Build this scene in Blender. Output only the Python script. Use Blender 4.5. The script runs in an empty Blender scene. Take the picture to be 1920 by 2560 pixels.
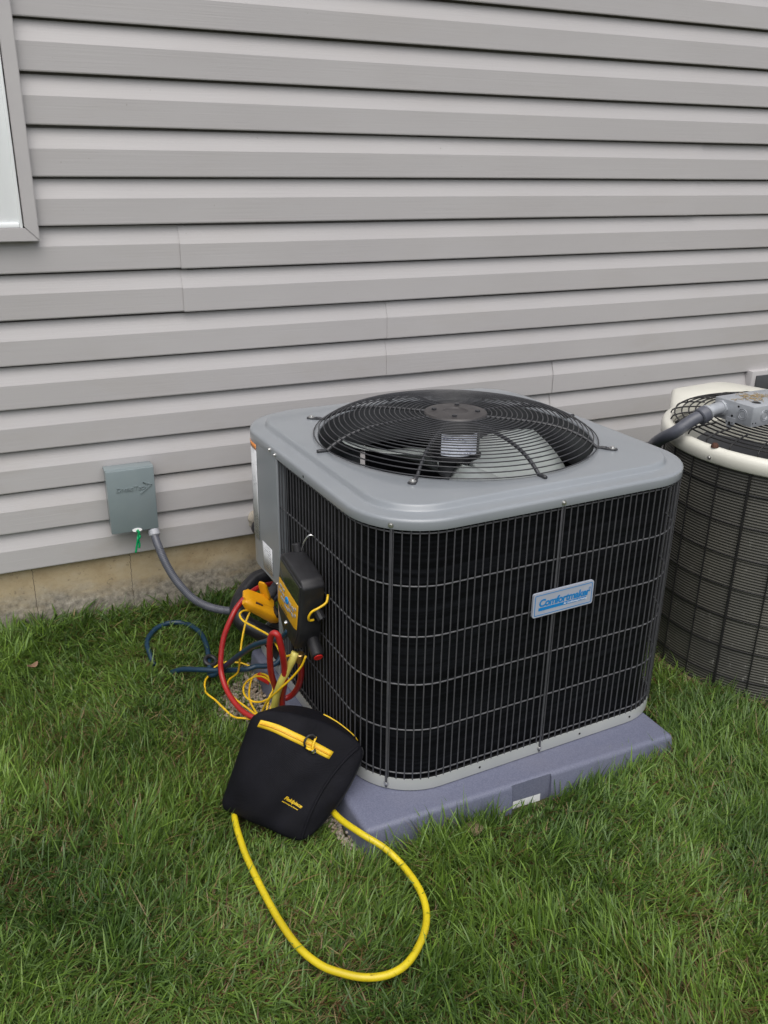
import bpy, bmesh, math, random
import numpy as np
from mathutils import Vector, Matrix

random.seed(7); rng = np.random.default_rng(11)
SC = bpy.context.scene
COL = SC.collection
R = math.radians

# ------------------------------------------------------------------ camera, sky, light, exposure
cam = bpy.data.cameras.new('camera'); cam_o = bpy.data.objects.new('camera', cam); COL.objects.link(cam_o)
cam.sensor_fit = 'VERTICAL'; cam.sensor_height = 24.0; cam.lens = 20.76
cam.clip_start = .02; cam.clip_end = 800
_r = Vector((0.9069, -0.4212, 0.0143)); _f = Vector((0.3955, 0.8388, -0.3742)).normalized()
_r = (_r - _f * _r.dot(_f)).normalized(); _u = _r.cross(_f)
cam_o.matrix_world = Matrix(((_r.x, _u.x, -_f.x, 0), (_r.y, _u.y, -_f.y, 0), (_r.z, _u.z, -_f.z, 1.473), (0, 0, 0, 1)))
SC.camera = cam_o; cam.shift_x = .0012; cam.shift_y = .0021
SC.render.engine = 'CYCLES'; SC.cycles.max_bounces = 6; SC.cycles.diffuse_bounces = 3; SC.cycles.glossy_bounces = 3; SC.cycles.transmission_bounces = 2
SC.render.resolution_x = 768; SC.render.resolution_y = 1024

SUN_EL, SUN_AZ = R(62), R(200)        # azimuth measured from +Y clockwise
world = bpy.data.worlds.new('World'); SC.world = world; world.use_nodes = True
wn = world.node_tree.nodes; wl = world.node_tree.links
for n in list(wn): wn.remove(n)
sky = wn.new('ShaderNodeTexSky'); sky.sky_type = 'NISHITA'; sky.sun_disc = False
sky.sun_elevation = SUN_EL; sky.sun_rotation = SUN_AZ; sky.dust_density = 4; sky.air_density = 1.0; sky.ozone_density = 1.0
hs = wn.new('ShaderNodeHueSaturation'); hs.inputs['Saturation'].default_value = .40
bg = wn.new('ShaderNodeBackground'); bg.inputs['Strength'].default_value = .11
wo = wn.new('ShaderNodeOutputWorld')
wl.new(sky.outputs[0], hs.inputs['Color']); wl.new(hs.outputs[0], bg.inputs['Color']); wl.new(bg.outputs[0], wo.inputs[0])
sun = bpy.data.lights.new('sun', 'SUN'); sun.energy = 1.5; sun.angle = R(75); sun.color = (1, .97, .93)
sun_o = bpy.data.objects.new('sun', sun); COL.objects.link(sun_o)
_d = Vector((math.sin(SUN_AZ) * math.cos(SUN_EL), math.cos(SUN_AZ) * math.cos(SUN_EL), math.sin(SUN_EL)))
sun_o.rotation_euler = (-_d).to_track_quat('-Z', 'Y').to_euler(); sun_o.location = (0, -3, 6)
vs = SC.view_settings; vs.view_transform = 'Standard'; vs.look = 'None'; vs.gamma = 1; vs.exposure = .42
vs.use_curve_mapping = False

# ------------------------------------------------------------------ helpers
def mesh(name, verts, faces, smooth=False):
    m = bpy.data.meshes.new(name); m.from_pydata([tuple(v) for v in verts], [], faces); m.validate(); m.update()
    if smooth: m.polygons.foreach_set('use_smooth', [True] * len(m.polygons))
    return m
def link(name, m, mat=None, parent=None, loc=None, rot=None):
    o = bpy.data.objects.new(name, m); COL.objects.link(o)
    if mat and not m.materials: m.materials.append(mat)
    if parent: o.parent = parent
    if loc is not None: o.location = loc
    if rot is not None: o.rotation_euler = rot
    return o
def empty(name, loc, rz=0):
    o = bpy.data.objects.new(name, None); COL.objects.link(o); o.location = loc; o.rotation_euler = (0, 0, rz); o.empty_display_size = .05
    return o
def tag(o, label=None, cat=None, group=None, kind=None):
    if label: o['label'] = label
    if cat: o['category'] = cat
    if group: o['group'] = group
    if kind: o['kind'] = kind
    return o
def auto_smooth(m, ang=35):
    m.polygons.foreach_set('use_smooth', [True] * len(m.polygons))
    bm = bmesh.new(); bm.from_mesh(m)
    for e in bm.edges:
        if len(e.link_faces) == 2 and e.calc_face_angle(0) > R(ang): e.smooth = False
    bm.to_mesh(m); bm.free(); return m
def boxm(name, lo, hi, bev=0, seg=2):
    bm = bmesh.new(); bmesh.ops.create_cube(bm, size=1)
    for v in bm.verts: v.co = Vector([lo[i] + (v.co[i] + .5) * (hi[i] - lo[i]) for i in range(3)])
    if bev: bmesh.ops.bevel(bm, geom=bm.edges[:], offset=bev, segments=seg, profile=.5, affect='EDGES')
    m = bpy.data.meshes.new(name); bm.to_mesh(m); bm.free()
    return auto_smooth(m, 40) if bev else m
def prism(name, pts, z0, z1, bev=0):
    n = len(pts); v = [(p[0], p[1], z0) for p in pts] + [(p[0], p[1], z1) for p in pts]
    f = [list(range(n))[::-1], list(range(n, 2 * n))] + [[i, (i + 1) % n, n + (i + 1) % n, n + i] for i in range(n)]
    m = mesh(name, v, f)
    if bev:
        bm = bmesh.new(); bm.from_mesh(m); bmesh.ops.recalc_face_normals(bm, faces=bm.faces[:])
        bmesh.ops.bevel(bm, geom=[e for e in bm.edges if e.calc_face_angle(0) > R(40)], offset=bev, segments=2, profile=.5, affect='EDGES')
        bm.to_mesh(m); bm.free(); auto_smooth(m, 40)
    return m
def lathe(name, prof, n=32, close=False, a0=0):
    """prof: (r,z) list; revolved about z"""
    v = []; f = []
    for i in range(n):
        a = a0 + 2 * math.pi * i / n
        for r, z in prof: v.append((r * math.cos(a), r * math.sin(a), z))
    k = len(prof)
    for i in range(n):
        j = (i + 1) % n
        for q in range(k - 1): f.append([i * k + q, j * k + q, j * k + q + 1, i * k + q + 1])
    m = mesh(name, v, f)
    bm = bmesh.new(); bm.from_mesh(m); bmesh.ops.remove_doubles(bm, verts=bm.verts[:], dist=1e-6); bmesh.ops.recalc_face_normals(bm, faces=bm.faces[:]); bm.to_mesh(m); bm.free()
    return auto_smooth(m, 35)
def spline(pts, step=.006, closed=False):
    P = [np.array(p, float) for p in pts]
    if closed: P = [P[-1]] + P + [P[0], P[1]]
    else: P = [2 * P[0] - P[1]] + P + [2 * P[-1] - P[-2]]
    out = []
    for i in range(1, len(P) - 2):
        a, b, c, d = P[i - 1:i + 3]; n = max(2, int(np.linalg.norm(c - b) / step))
        for k in range(n):
            t = k / n
            out.append(.5 * (2 * b + (c - a) * t + (2 * a - 5 * b + 4 * c - d) * t * t + (3 * b - a - 3 * c + d) * t ** 3))
    if not closed: out.append(P[-2])
    return np.array(out)
def tube_vf(path, rad, seg=10, closed=False, cap=True):
    path = np.asarray(path, float); n = len(path)
    T = np.roll(path, -1, 0) - np.roll(path, 1, 0)
    if not closed: T[0] = path[1] - path[0]; T[-1] = path[-1] - path[-2]
    T /= np.linalg.norm(T, axis=1)[:, None] + 1e-12
    ref = np.array([0, 0, 1.]) if abs(T[0][2]) < .9 else np.array([1., 0, 0])
    nrm = np.cross(T[0], ref); nrm /= np.linalg.norm(nrm)
    v = []; f = []
    ra = np.broadcast_to(rad, n)
    for i in range(n):
        nrm = nrm - T[i] * (nrm @ T[i]); nrm /= np.linalg.norm(nrm) + 1e-12
        b = np.cross(T[i], nrm)
        for k in range(seg):
            a = 2 * math.pi * k / seg; v.append(path[i] + ra[i] * (math.cos(a) * nrm + math.sin(a) * b))
    m = n if closed else n - 1
    for i in range(m):
        j = (i + 1) % n
        for k in range(seg): f.append([i * seg + k, i * seg + (k + 1) % seg, j * seg + (k + 1) % seg, j * seg + k])
    if cap and not closed: f.append(list(range(seg))[::-1]); f.append([(n - 1) * seg + k for k in range(seg)])
    return v, f
def tube(name, path, rad, mat, parent=None, seg=10, closed=False):
    v, f = tube_vf(path, rad, seg, closed); m = mesh(name, v, f, True); return link(name, m, mat, parent)
def rod(name, a, b, r, mat, parent=None, seg=16, bev=0):
    a = Vector(a); b = Vector(b); L = (b - a).length
    p = [(0, 0), (r - bev, 0), (r, bev), (r, L - bev), (r - bev, L), (0, L)] if bev else [(0, 0), (r, 0), (r, L), (0, L)]
    o = link(name, lathe(name, p, seg), mat, parent); o.matrix_basis = Matrix.Translation(a) @ (b - a).to_track_quat('Z', 'Y').to_matrix().to_4x4()
    return o
def text_vf(s, size, shear=0, weight=0, align='LEFT', res=3, extrude=0, space=1):
    cu = bpy.data.curves.new('lettering', 'FONT'); cu.body = s; cu.size = size; cu.shear = shear; cu.offset = weight; cu.align_x = align
    cu.resolution_u = res; cu.extrude = extrude; cu.space_character = space
    o = bpy.data.objects.new('lettering', cu); COL.objects.link(o)
    dg = bpy.context.evaluated_depsgraph_get(); dg.update(); me = bpy.data.meshes.new_from_object(o.evaluated_get(dg))
    v = [tuple(x.co) for x in me.vertices]; f = [list(p.vertices) for p in me.polygons]
    bpy.data.objects.remove(o); bpy.data.curves.remove(cu); bpy.data.meshes.remove(me)
    return v, f
def boolean(o, cutters, op='DIFFERENCE'):
    for c in cutters:
        md = o.modifiers.new('b', 'BOOLEAN'); md.object = c; md.operation = op; md.solver = 'EXACT'
    dg = bpy.context.evaluated_depsgraph_get(); dg.update()
    me = bpy.data.meshes.new_from_object(o.evaluated_get(dg)); o.modifiers.clear(); o.data = me
    for c in cutters: bpy.data.objects.remove(c)
    return o

# ------------------------------------------------------------------ materials
def mat(name, col, rough=.5, metal=0, spec=.5, coat=0):
    m = bpy.data.materials.new(name); m.use_nodes = True; b = m.node_tree.nodes['Principled BSDF']
    b.inputs['Base Color'].default_value = (*col, 1); b.inputs['Roughness'].default_value = rough; b.inputs['Metallic'].default_value = metal
    b.inputs['Specular IOR Level'].default_value = spec; b.inputs['Coat Weight'].default_value = coat
    return m
class NT:
    def __init__(s, m): s.t = m.node_tree; s.b = s.t.nodes['Principled BSDF']
    def n(s, typ, **k):
        x = s.t.nodes.new('ShaderNode' + typ)
        for a, v in k.items():
            if a in x.inputs.keys(): x.inputs[a].default_value = v
            else: setattr(x, a, v)
        return x
    def l(s, a, b): s.t.links.new(a, b)
    def coord(s, kind='Object', scale=(1, 1, 1)):
        c = s.n('TexCoord'); mp = s.n('Mapping'); mp.inputs['Scale'].default_value = scale; s.l(c.outputs[kind], mp.inputs[0]); return mp.outputs[0]
    def noise(s, vec, scale, detail=4, rough=.55):
        x = s.n('TexNoise'); x.inputs['Scale'].default_value = scale; x.inputs['Detail'].default_value = detail; x.inputs['Roughness'].default_value = rough
        s.l(vec, x.inputs['Vector']); return x.outputs['Fac']
    def ramp(s, fac, stops):
        r = s.n('ValToRGB'); e = r.color_ramp.elements
        while len(e) < len(stops): e.new(.5)
        for i, (p, c) in enumerate(stops): e[i].position = p; e[i].color = (*c, 1) if len(c) == 3 else c
        s.l(fac, r.inputs[0]); return r.outputs[0]
    def mix(s, fac, a, b, mode='MIX'):
        x = s.n('Mix', data_type='RGBA', blend_type=mode)
        for sock, v in ((x.inputs[0], fac), (x.inputs[6], a), (x.inputs[7], b)):
            if isinstance(v, (int, float)): sock.default_value = v
            elif isinstance(v, tuple): sock.default_value = (*v, 1)
            else: s.l(v, sock)
        return x.outputs[2]
    def math(s, op, a, b=None, c=None):
        x = s.n('Math', operation=op)
        for i, v in enumerate((a, b, c)):
            if v is None: continue
            if isinstance(v, (int, float)): x.inputs[i].default_value = v
            else: s.l(v, x.inputs[i])
        return x.outputs[0]
    def sep(s, vec): x = s.n('SeparateXYZ'); s.l(vec, x.inputs[0]); return x.outputs
    def bump(s, h, strength=.3, dist=.002):
        x = s.n('Bump'); x.inputs['Strength'].default_value = strength; x.inputs['Distance'].default_value = dist; s.l(h, x.inputs['Height']); s.l(x.outputs[0], s.b.inputs['Normal'])
    def col(s, c): s.l(c, s.b.inputs['Base Color'])
    def rough(s, c): s.l(c, s.b.inputs['Roughness'])
def mottled(name, c1, c2, scale, rough=.5, bump=.1, bd=.001, metal=0, bscale=None, detail=5, coat=0, spec=.5):
    m = mat(name, c1, rough, metal, spec, coat); t = NT(m); v = t.coord()
    n = t.noise(v, scale, detail); t.col(t.ramp(n, [(.35, c1), (.65, c2)]))
    r = t.math('MULTIPLY_ADD', t.noise(v, scale * 2.3, 4), .25, rough - .12); t.rough(r)
    if bump: t.bump(t.noise(v, bscale or scale * 6, 5), bump, bd)
    return m
M = {}
# vinyl siding with wood-grain embossing, faint dirt
m = M['siding'] = mat('vinyl_siding', (.44, .425, .42), .42); t = NT(m); v = t.coord('Object'); 
grain = t.noise(t.coord('Object', (3, 3, 230)), 1.0, 5, .6)
big = t.noise(t.coord('Object', (.8, 1, 2.2)), 1.7, 5)
dirt = t.ramp(t.noise(t.coord('Object', (1.0, 1, 3.0)), 2.3, 7, .6), [(.50, (0, 0, 0)), (.70, (1, 1, 1))]); dirt = t.math('MULTIPLY', dirt, t.ramp(t.math('MULTIPLY', t.sep(v)[2], .5), [(.15, (1, 1, 1)), (.55, (.25, .25, .25))]))
c = t.ramp(big, [(.3, (.424, .409, .411)), (.7, (.456, .442, .443))]); c = t.mix(t.math('MULTIPLY', dirt, .42), c, (.34, .305, .265))
sp = t.ramp(t.noise(v, 95, 2), [(.76, (0, 0, 0)), (.80, (1, 1, 1))]); c = t.mix(t.math('MULTIPLY', sp, .45), c, (.2, .17, .14)); t.col(c); t.bump(grain, .28, .0015)
M['siding_trim'] = mottled('painted_trim', (.44, .425, .43), (.47, .455, .455), 9, .4, .08)
M['white_vinyl'] = mottled('white_vinyl', (.88, .91, .92), (.91, .93, .94), 5, .32, .04)
M['soffit'] = mat('sheathing', (.3, .29, .28), .9)
# concrete foundation
m = M['concrete'] = mat('foundation_concrete', (.3, .25, .18), .9); t = NT(m); v = t.coord(); s = t.sep(v)
n1 = t.noise(v, 7, 8, .65); n2 = t.noise(v, 45, 6, .7)
up = t.ramp(n1, [(.28, (.30, .22, .12)), (.48, (.40, .32, .20)), (.62, (.43, .36, .25)), (.75, (.52, .46, .36))])
lo = t.ramp(n2, [(.32, (.10, .088, .072)), (.5, (.26, .235, .195)), (.62, (.36, .325, .27)), (.72, (.52, .47, .40))])
hgt = t.math('MULTIPLY_ADD', t.noise(t.coord('Object', (1.4, 1, 3)), 3.5, 6, .65), .22, s[2])
band = t.ramp(hgt, [(.225, (1, 1, 1)), (.295, (0, 0, 0))])
c = t.mix(band, up, lo)
blot = t.ramp(t.noise(t.coord('Object', (1.6, 1, 3.2)), 3.1, 7, .7), [(.58, (0, 0, 0)), (.70, (1, 1, 1))]); c = t.mix(t.math('MULTIPLY', t.math('MULTIPLY', blot, band), .75), c, (.075, .065, .055))
pit = t.ramp(t.noise(v, 75, 4, .65), [(.62, (0, 0, 0)), (.68, (1, 1, 1))]); c = t.mix(t.math('MULTIPLY', pit, .5), c, (.14, .11, .08))
wob = t.noise(t.coord('Object', (0, 0, 1)), 26, 4, .7); crk = None
for x0, amp in ((-.525, .02), (-.225, .03), (.75, .02), (1.7, .02)):
    d = t.math('ABSOLUTE', t.math('ADD', s[0], t.math('MULTIPLY_ADD', wob, amp, -x0 - amp * .5))); k = t.math('LESS_THAN', d, .0011)
    crk = k if crk is None else t.math('MAXIMUM', crk, k)
c = t.mix(t.math('MULTIPLY', crk, .72), c, (.07, .055, .04)); t.col(c)
t.bump(t.math('SUBTRACT', t.math('ADD', t.math('MULTIPLY', n2, .6), n1), t.math('MULTIPLY', crk, 1.2)), .6, .006)
# painted sheet metal of the condenser
def paint(name, c1, c2, rough, scale=6):
    m = mat(name, c1, rough); t = NT(m); v = t.coord(); t.col(t.ramp(t.noise(v, scale, 5), [(.35, c1), (.65, c2)]))
    t.rough(t.math('MULTIPLY_ADD', t.noise(v, 7, 4), .10, rough - .05)); t.b.inputs['Coat Weight'].default_value = .45; t.b.inputs['Coat Roughness'].default_value = .12; return m
M['paint'] = paint('grey_painted_steel', (.228, .247, .268), (.244, .263, .284), .30)
M['rim'] = paint('grey_pan_steel', (.31, .325, .325), (.35, .36, .355), .38)
M['wire'] = mottled('grey_coated_wire', (.050, .051, .058), (.075, .075, .083), 30, .40, 0)
M['wire_toplit'] = mottled('grey_wire_toplit', (.085, .087, .095), (.115, .117, .125), 30, .38, 0)  # lighter copy of the wire grey; light from above put into its colour
M['guard'] = mottled('dark_coated_wire', (.026, .027, .031), (.04, .041, .046), 30, .36, 0)
m = M['coil'] = mat('black_coil', (.008, .0085, .010), .55); t = NT(m); s = t.sep(t.coord())
rowz = t.math('SINE', t.math('MULTIPLY', s[2], 2 * math.pi / .0254)); t.bump(rowz, .12, .002); t.b.inputs['Specular IOR Level'].default_value = .12
rn = t.noise(t.coord('Object', (1, 1, 55)), 2.0, 3); t.col(t.ramp(rn, [(.42, (.0022, .0024, .0034)), (.70, (.010, .011, .014))]))
M['black'] = mat('dark_interior', (.008, .008, .009), .7)
M['shroud'] = mottled('dark_grey_shroud', (.05, .052, .056), (.07, .072, .078), 8, .35, .03)
M['blade'] = mottled('aluminium_blade', (.36, .40, .39), (.42, .45, .44), 5, .36, .03, metal=.2)
M['motor'] = mat('black_motor', (.012, .012, .014), .35)
M['hub'] = mottled('hub_plate', (.036, .033, .034), (.052, .048, .048), 20, .4, .05)
M['screw'] = mottled('zinc_screw', (.55, .55, .54), (.68, .68, .67), 60, .3, 0, metal=.9)
M['blue'] = mat('blue_print', (.006, .19, .50), .4)
M['badge'] = mottled('badge_face', (.34, .37, .44), (.38, .41, .48), 12, .3, .02)
M['white'] = mat('white_print', (.8, .8, .8), .5)
M['orange'] = mat('orange_print', (.8, .28, .06), .5)
M['ink'] = mat('dark_print', (.04, .04, .05), .6)
def printed(name, pitch, axis, ink=.5, thr=.5, base=(.62, .63, .65), dark=(.16, .17, .2)):
    m = mat(name, base, .5); t = NT(m); v = t.coord(); s = t.sep(v); a = s[axis]
    row = t.math('LESS_THAN', t.math('FRACT', t.math('DIVIDE', a, pitch)), ink)
    w = t.math('LESS_THAN', t.noise(t.coord('Object', (1, 1, .6)), 260, 3, .6), thr)
    blk = t.ramp(t.noise(v, 16, 1), [(.38, (0, 0, 0)), (.44, (1, 1, 1))])
    t.col(t.mix(t.math('MULTIPLY', t.math('MULTIPLY', row, w), t.math('MULTIPLY', blk, .8)), base, dark)); return m
M['sticker'] = printed('printed_sticker', .0072, 2)
M['motor_label'] = printed('motor_label_print', .008, 2, base=(.74, .78, .88), dark=(.14, .16, .3))
m = M['barcode'] = mat('barcode_print', (.7, .7, .7), .5); t = NT(m); s = t.sep(t.coord())
bar = t.math('LESS_THAN', t.noise(t.coord('Object', (1, 0, 0)), 420, 2), .5)
win = t.math('MULTIPLY', t.math('GREATER_THAN', s[2], .032), t.math('MULTIPLY', t.math('GREATER_THAN', s[0], 1.075), t.math('LESS_THAN', s[0], 1.117)))
t.col(t.mix(t.math('MULTIPLY', bar, win), (.66, .67, .68), (.04, .04, .05)))
# plastic pad
m = M['pad'] = mat('pad_plastic', (.155, .158, .235), .55); t = NT(m); v = t.coord()
c = t.ramp(t.noise(v, 330, 2), [(.3, (.104, .113, .168)), (.5, (.126, .136, .197)), (.72, (.155, .165, .228))]); c = t.mix(t.math('MULTIPLY', t.ramp(t.noise(v, 5, 6), [(.45, (0, 0, 0)), (.75, (1, 1, 1))]), .22), c, (.21, .20, .22)); t.col(c); t.bump(t.noise(v, 260, 3), .25, .0012)
# fabric bag
m = M['bag'] = mat('black_nylon', (.0095, .0095, .014), .72, 0, .18); t = NT(m); v = t.coord(); s = t.sep(v)
wv = t.math('ADD', t.math('SINE', t.math('MULTIPLY', t.math('ADD', s[0], s[2]), 2600)), t.math('SINE', t.math('MULTIPLY', t.math('SUBTRACT', s[1], s[2]), 2600)))
t.bump(t.math('ADD', t.math('MULTIPLY', wv, .06), t.math('MULTIPLY', t.noise(v, 14, 3), 1.6)), .35, .004); t.col(t.ramp(t.noise(v, 18, 4), [(.35, (.0035, .0035, .0058)), (.7, (.006, .006, .0095))])); m.node_tree.nodes['Principled BSDF'].inputs['Sheen Weight'].default_value = .0
M['zip'] = mottled('yellow_tape', (.66, .42, .012), (.74, .49, .02), 40, .5, .2)
m = M['yellow_hose'] = mat('yellow_hose_rubber', (.62, .5, .012), .36); t = NT(m); v = t.coord(); c = t.ramp(t.noise(v, 9, 6), [(.35, (.52, .40, .010)), (.65, (.68, .54, .016))])
gr_ = t.ramp(t.noise(v, 55, 6, .7), [(.58, (0, 0, 0)), (.72, (1, 1, 1))]); c = t.mix(t.math('MULTIPLY', gr_, .35), c, (.20, .15, .04)); mk = t.ramp(t.noise(v, 210, 2), [(.70, (0, 0, 0)), (.73, (1, 1, 1))]); c = t.mix(t.math('MULTIPLY', mk, .6), c, (.05, .04, .01)); t.col(c); t.bump(t.noise(v, 60, 3), .06, .001)
M['yellow_old'] = mottled('pale_yellow_hose', (.60, .52, .10), (.66, .58, .15), 14, .4, .05)
M['red_hose'] = mottled('red_hose_rubber', (.30, .014, .014), (.40, .02, .02), 18, .36, .04)
M['blue_hose'] = mottled('blue_hose_rubber', (.006, .026, .052), (.009, .036, .070), 18, .38, .04)
M['lead'] = mottled('yellow_cable', (.75, .46, .01), (.82, .52, .02), 30, .38, 0)
M['rubber'] = mottled('black_rubber', (.011, .011, .013), (.019, .019, .022), 25, .48, .12, .001)
M['tape'] = mottled('black_tape_wrap', (.009, .009, .011), (.018, .018, .022), 40, .33, .5, .004, bscale=32)
M['foam'] = mottled('grey_pipe_foam', (.05, .052, .06), (.075, .077, .085), 50, .7, .2)
M['pvc'] = mottled('grey_conduit', (.070, .075, .094), (.092, .097, .118), 30, .36, .03)
M['collar'] = mottled('light_grey_collar', (.30, .31, .34), (.36, .37, .40), 40, .4, .03)
M['boxpaint'] = paint('grey_green_enamel', (.185, .228, .240), (.205, .248, .260), .36)
M['green'] = mat('green_plastic', (.0, .30, .10), .3)
M['orange_plastic'] = mottled('amber_plastic', (.68, .31, .006), (.76, .36, .01), 22, .36, .05)
M['keypad'] = mottled('amber_keypad', (.70, .36, .012), (.74, .39, .016), 22, .42, .03)
M['key'] = mat('grey_key', (.32, .31, .30), .5)
M['keyblue'] = mat('blue_key', (.01, .23, .62), .4)
M['screen'] = mat('dark_screen', (.035, .038, .022), .08)
M['brass'] = mottled('brass', (.50, .33, .12), (.62, .43, .18), 60, .32, .05, metal=.9)
M['chrome'] = mat('chrome', (.7, .7, .7), .15, 1)
M['red'] = mat('red_plastic', (.55, .02, .016), .4)
M['cream'] = paint('cream_enamel', (.64, .63, .555), (.70, .69, .615), .30, 4)
M['oldwire'] = mottled('old_black_wire', (.008, .008, .009), (.016, .015, .015), 40, .5, .05)
m = M['oldcoil'] = mat('weathered_fins', (.07, .068, .055), .6); t = NT(m); v = t.coord(); s = t.sep(v)
fin = t.math('SINE', t.math('MULTIPLY', s[2], 2 * math.pi / .0085)); 
c = t.ramp(t.noise(v, 3.2, 6), [(.3, (.105, .103, .092)), (.55, (.165, .158, .132)), (.75, (.21, .20, .165))])
c = t.mix(t.ramp(fin, [(.1, (.75, .75, .75)), (.9, (0, 0, 0))]), c, (.012, .012, .012))
scr = t.ramp(t.noise(t.coord('Object', (1, 1, .45)), 46, 5, .72), [(.60, (0, 0, 0)), (.70, (1, 1, 1))])
lowz = t.ramp(s[2], [(.0, (1, 1, 1)), (.30, (.22, .22, .22)), (.7, (.15, .15, .15))])
t.col(t.mix(t.math('MULTIPLY', scr, lowz), c, (.38, .38, .35))); t.bump(fin, .5, .002)
M['galv'] = mottled('galvanised_steel', (.36, .38, .41), (.44, .46, .49), 26, .42, .06, metal=.35)
M['rust'] = mottled('rust', (.045, .018, .012), (.08, .03, .016), 60, .8, .4)
M['straw'] = mottled('dry_straw', (.24, .17, .08), (.34, .25, .13), 60, .8, .2)
M['sealant'] = mottled('dirty_foam_sealant', (.36, .32, .26), (.48, .44, .38), 40, .9, .6, .006)
# soil / ground
m = M['soil'] = mat('soil', (.05, .04, .025), .95, 0, .2); t = NT(m); v = t.coord()
c = t.ramp(t.noise(v, 9, 8, .7), [(.3, (.030, .032, .014)), (.5, (.055, .060, .022)), (.72, (.10, .080, .040))]); t.col(c); t.bump(t.noise(v, 60, 6, .7), .8, .01)
m = M['grass'] = mat('grass_blades', (.05, .1, .02), .42, 0, .45); t = NT(m); a = t.n('Attribute', attribute_name='col'); t.col(a.outputs['Color'])
tr = t.n('BsdfTranslucent'); t.l(a.outputs['Color'], tr.inputs['Color']); ms = t.n('MixShader'); ms.inputs[0].default_value = .40
out = m.node_tree.nodes['Material Output']; t.l(t.b.outputs[0], ms.inputs[1]); t.l(tr.outputs[0], ms.inputs[2]); t.l(ms.outputs[0], out.inputs['Surface'])
m = M['pebble'] = mat('pebbles', (.4, .35, .3), .85); t = NT(m); a = t.n('Attribute', attribute_name='col'); t.col(t.mix(t.math('MULTIPLY', t.noise(t.coord(), 160, 4), .35), a.outputs['Color'], (.2, .16, .12)))
M['dirt'] = mottled('dry_clod', (.16, .115, .065), (.26, .20, .12), 60, .95, .8, .006)
M['leaf'] = mottled('dead_leaf', (.17, .10, .06), (.24, .15, .09), 40, .8, .3)

# ------------------------------------------------------------------ ground
WALL = 2.7125
def sstep(a, b, x): t = np.clip((x - a) / (b - a), 0, 1); return t * t * (3 - 2 * t)
def gz(x, y):
    x = np.asarray(x, float); y = np.asarray(y, float)
    return (.058 * sstep(2.25, 2.74, y) * (1 - .55 * sstep(0, 1.2, x)) + .006 * np.sin(5.1 * x + 1.3) * np.sin(4.3 * y + .4) + .003 * np.sin(13 * x + 7 * y)) * sstep(-30, -2, -np.abs(x)) - .012
def ground():
    xs = np.concatenate([[-300, -60, -15, -6], np.linspace(-3, 4.5, 101), [7, 16, 60, 300]]); ys = np.concatenate([[-300, -60, -15, -5], np.linspace(-2, 2.9, 71), [6, 20, 80, 300]])
    X, Y = np.meshgrid(xs, ys); Z = gz(X, Y); n = len(xs)
    v = list(zip(X.ravel(), Y.ravel(), Z.ravel())); f = [[j * n + i, j * n + i + 1, (j + 1) * n + i + 1, (j + 1) * n + i] for j in range(len(ys) - 1) for i in range(n - 1)]
    tag(link('ground', mesh('ground', v, f, True), M['soil']), kind='structure')
ground()

# ------------------------------------------------------------------ house: siding, foundation, window
house = empty('house', (.6, WALL, 0)); tag(house, 'house wall of grey dutch lap vinyl siding above a tan concrete foundation', 'house')
HX, HY = .6, WALL
Z12 = .268; CS = .127
def course_profile():
    # (y outward negative, z) from lower drip edge up to behind the next course
    return [(.010, .009), (.009, .0), (.003, -.0005), (.0008, .0008), (0, .0035), (.0004, .04), (.0006, .0700), (.0016, .0730), (.0050, .083), (.0100, .097), (.0145, .110), (.0172, .1210), (.034, .1220), (.034, .140)]
def siding_panel(x0, x1, zb, lift=0):
    prof = []
    for k in range(2):
        for (y, z) in course_profile(): prof.append((y - lift, zb + k * CS + z))
    xs = [x0, x0 + .0008] + list(np.linspace(x0, x1, max(3, int((x1 - x0) / .25)))[1:-1]) + [x1 - .0008, x1]; v = []; f = []
    n = len(prof); wv_ = (random.uniform(.0004, .0012), random.uniform(0, 6), random.uniform(.0004, .0012), random.uniform(0, 6))
    for i, x in enumerate(xs):
        for (y, z) in prof: v.append((x - HX, y + wv_[0] * math.sin(2.1 * x + wv_[1]), z + wv_[2] * math.sin(1.7 * x + wv_[3])))
    for i in range(len(xs) - 1):
        for k in range(n - 1):
            if k == len(course_profile()) - 1: continue
            f.append([i * n + k, (i + 1) * n + k, (i + 1) * n + k + 1, i * n + k + 1])
    # end return edge, gives the lap joint real thickness
    b = len(v)
    for (y, z) in prof: v.append((x0 - HX + .0002, y + .0011 + wv_[0] * math.sin(2.1 * x0 + wv_[1]), z + wv_[2] * math.sin(1.7 * x0 + wv_[3])))
    for k in range(n - 1):
        if k != len(course_profile()) - 1: f.append([k, k + 1, b + k + 1, b + k])
    o = link('siding_panel', auto_smooth(mesh('siding_panel', v, f), 14), M['siding'], house)
    return o
XL, XR = -3.2, 6.5
seams = {0: [-1.9, 2.62], 1: [-2.4, 1.981], 2: [-1.1, 1.2837, 4.6], 3: [.6044, 3.9], 4: [-1.6, 2.55, 5.5], 5: [-2.2, 3.2], 6: [-.7, 2.9], 7: [.9, 4.2], 8: [-1.5, 2.1], 9: [.2, 3.6], 10: [-1, 2.7], 11: [.7, 4.0]}
WX, WZ0, WZ1 = .2177, 1.2446, 2.55     # window casing outer right edge, bottom, top
for q in range(12):
    zb = Z12 + q * 2 * CS
    ss = [XL] + seams[q] + [XR]
    for i in range(len(ss) - 1):
        a, b = ss[i], ss[i + 1] + (.02 if i < len(ss) - 2 else 0)
        siding_panel(a + random.uniform(-.001, .001), b, zb, .0034 * ((i + (q in (1, 2))) % 2))
    
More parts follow.
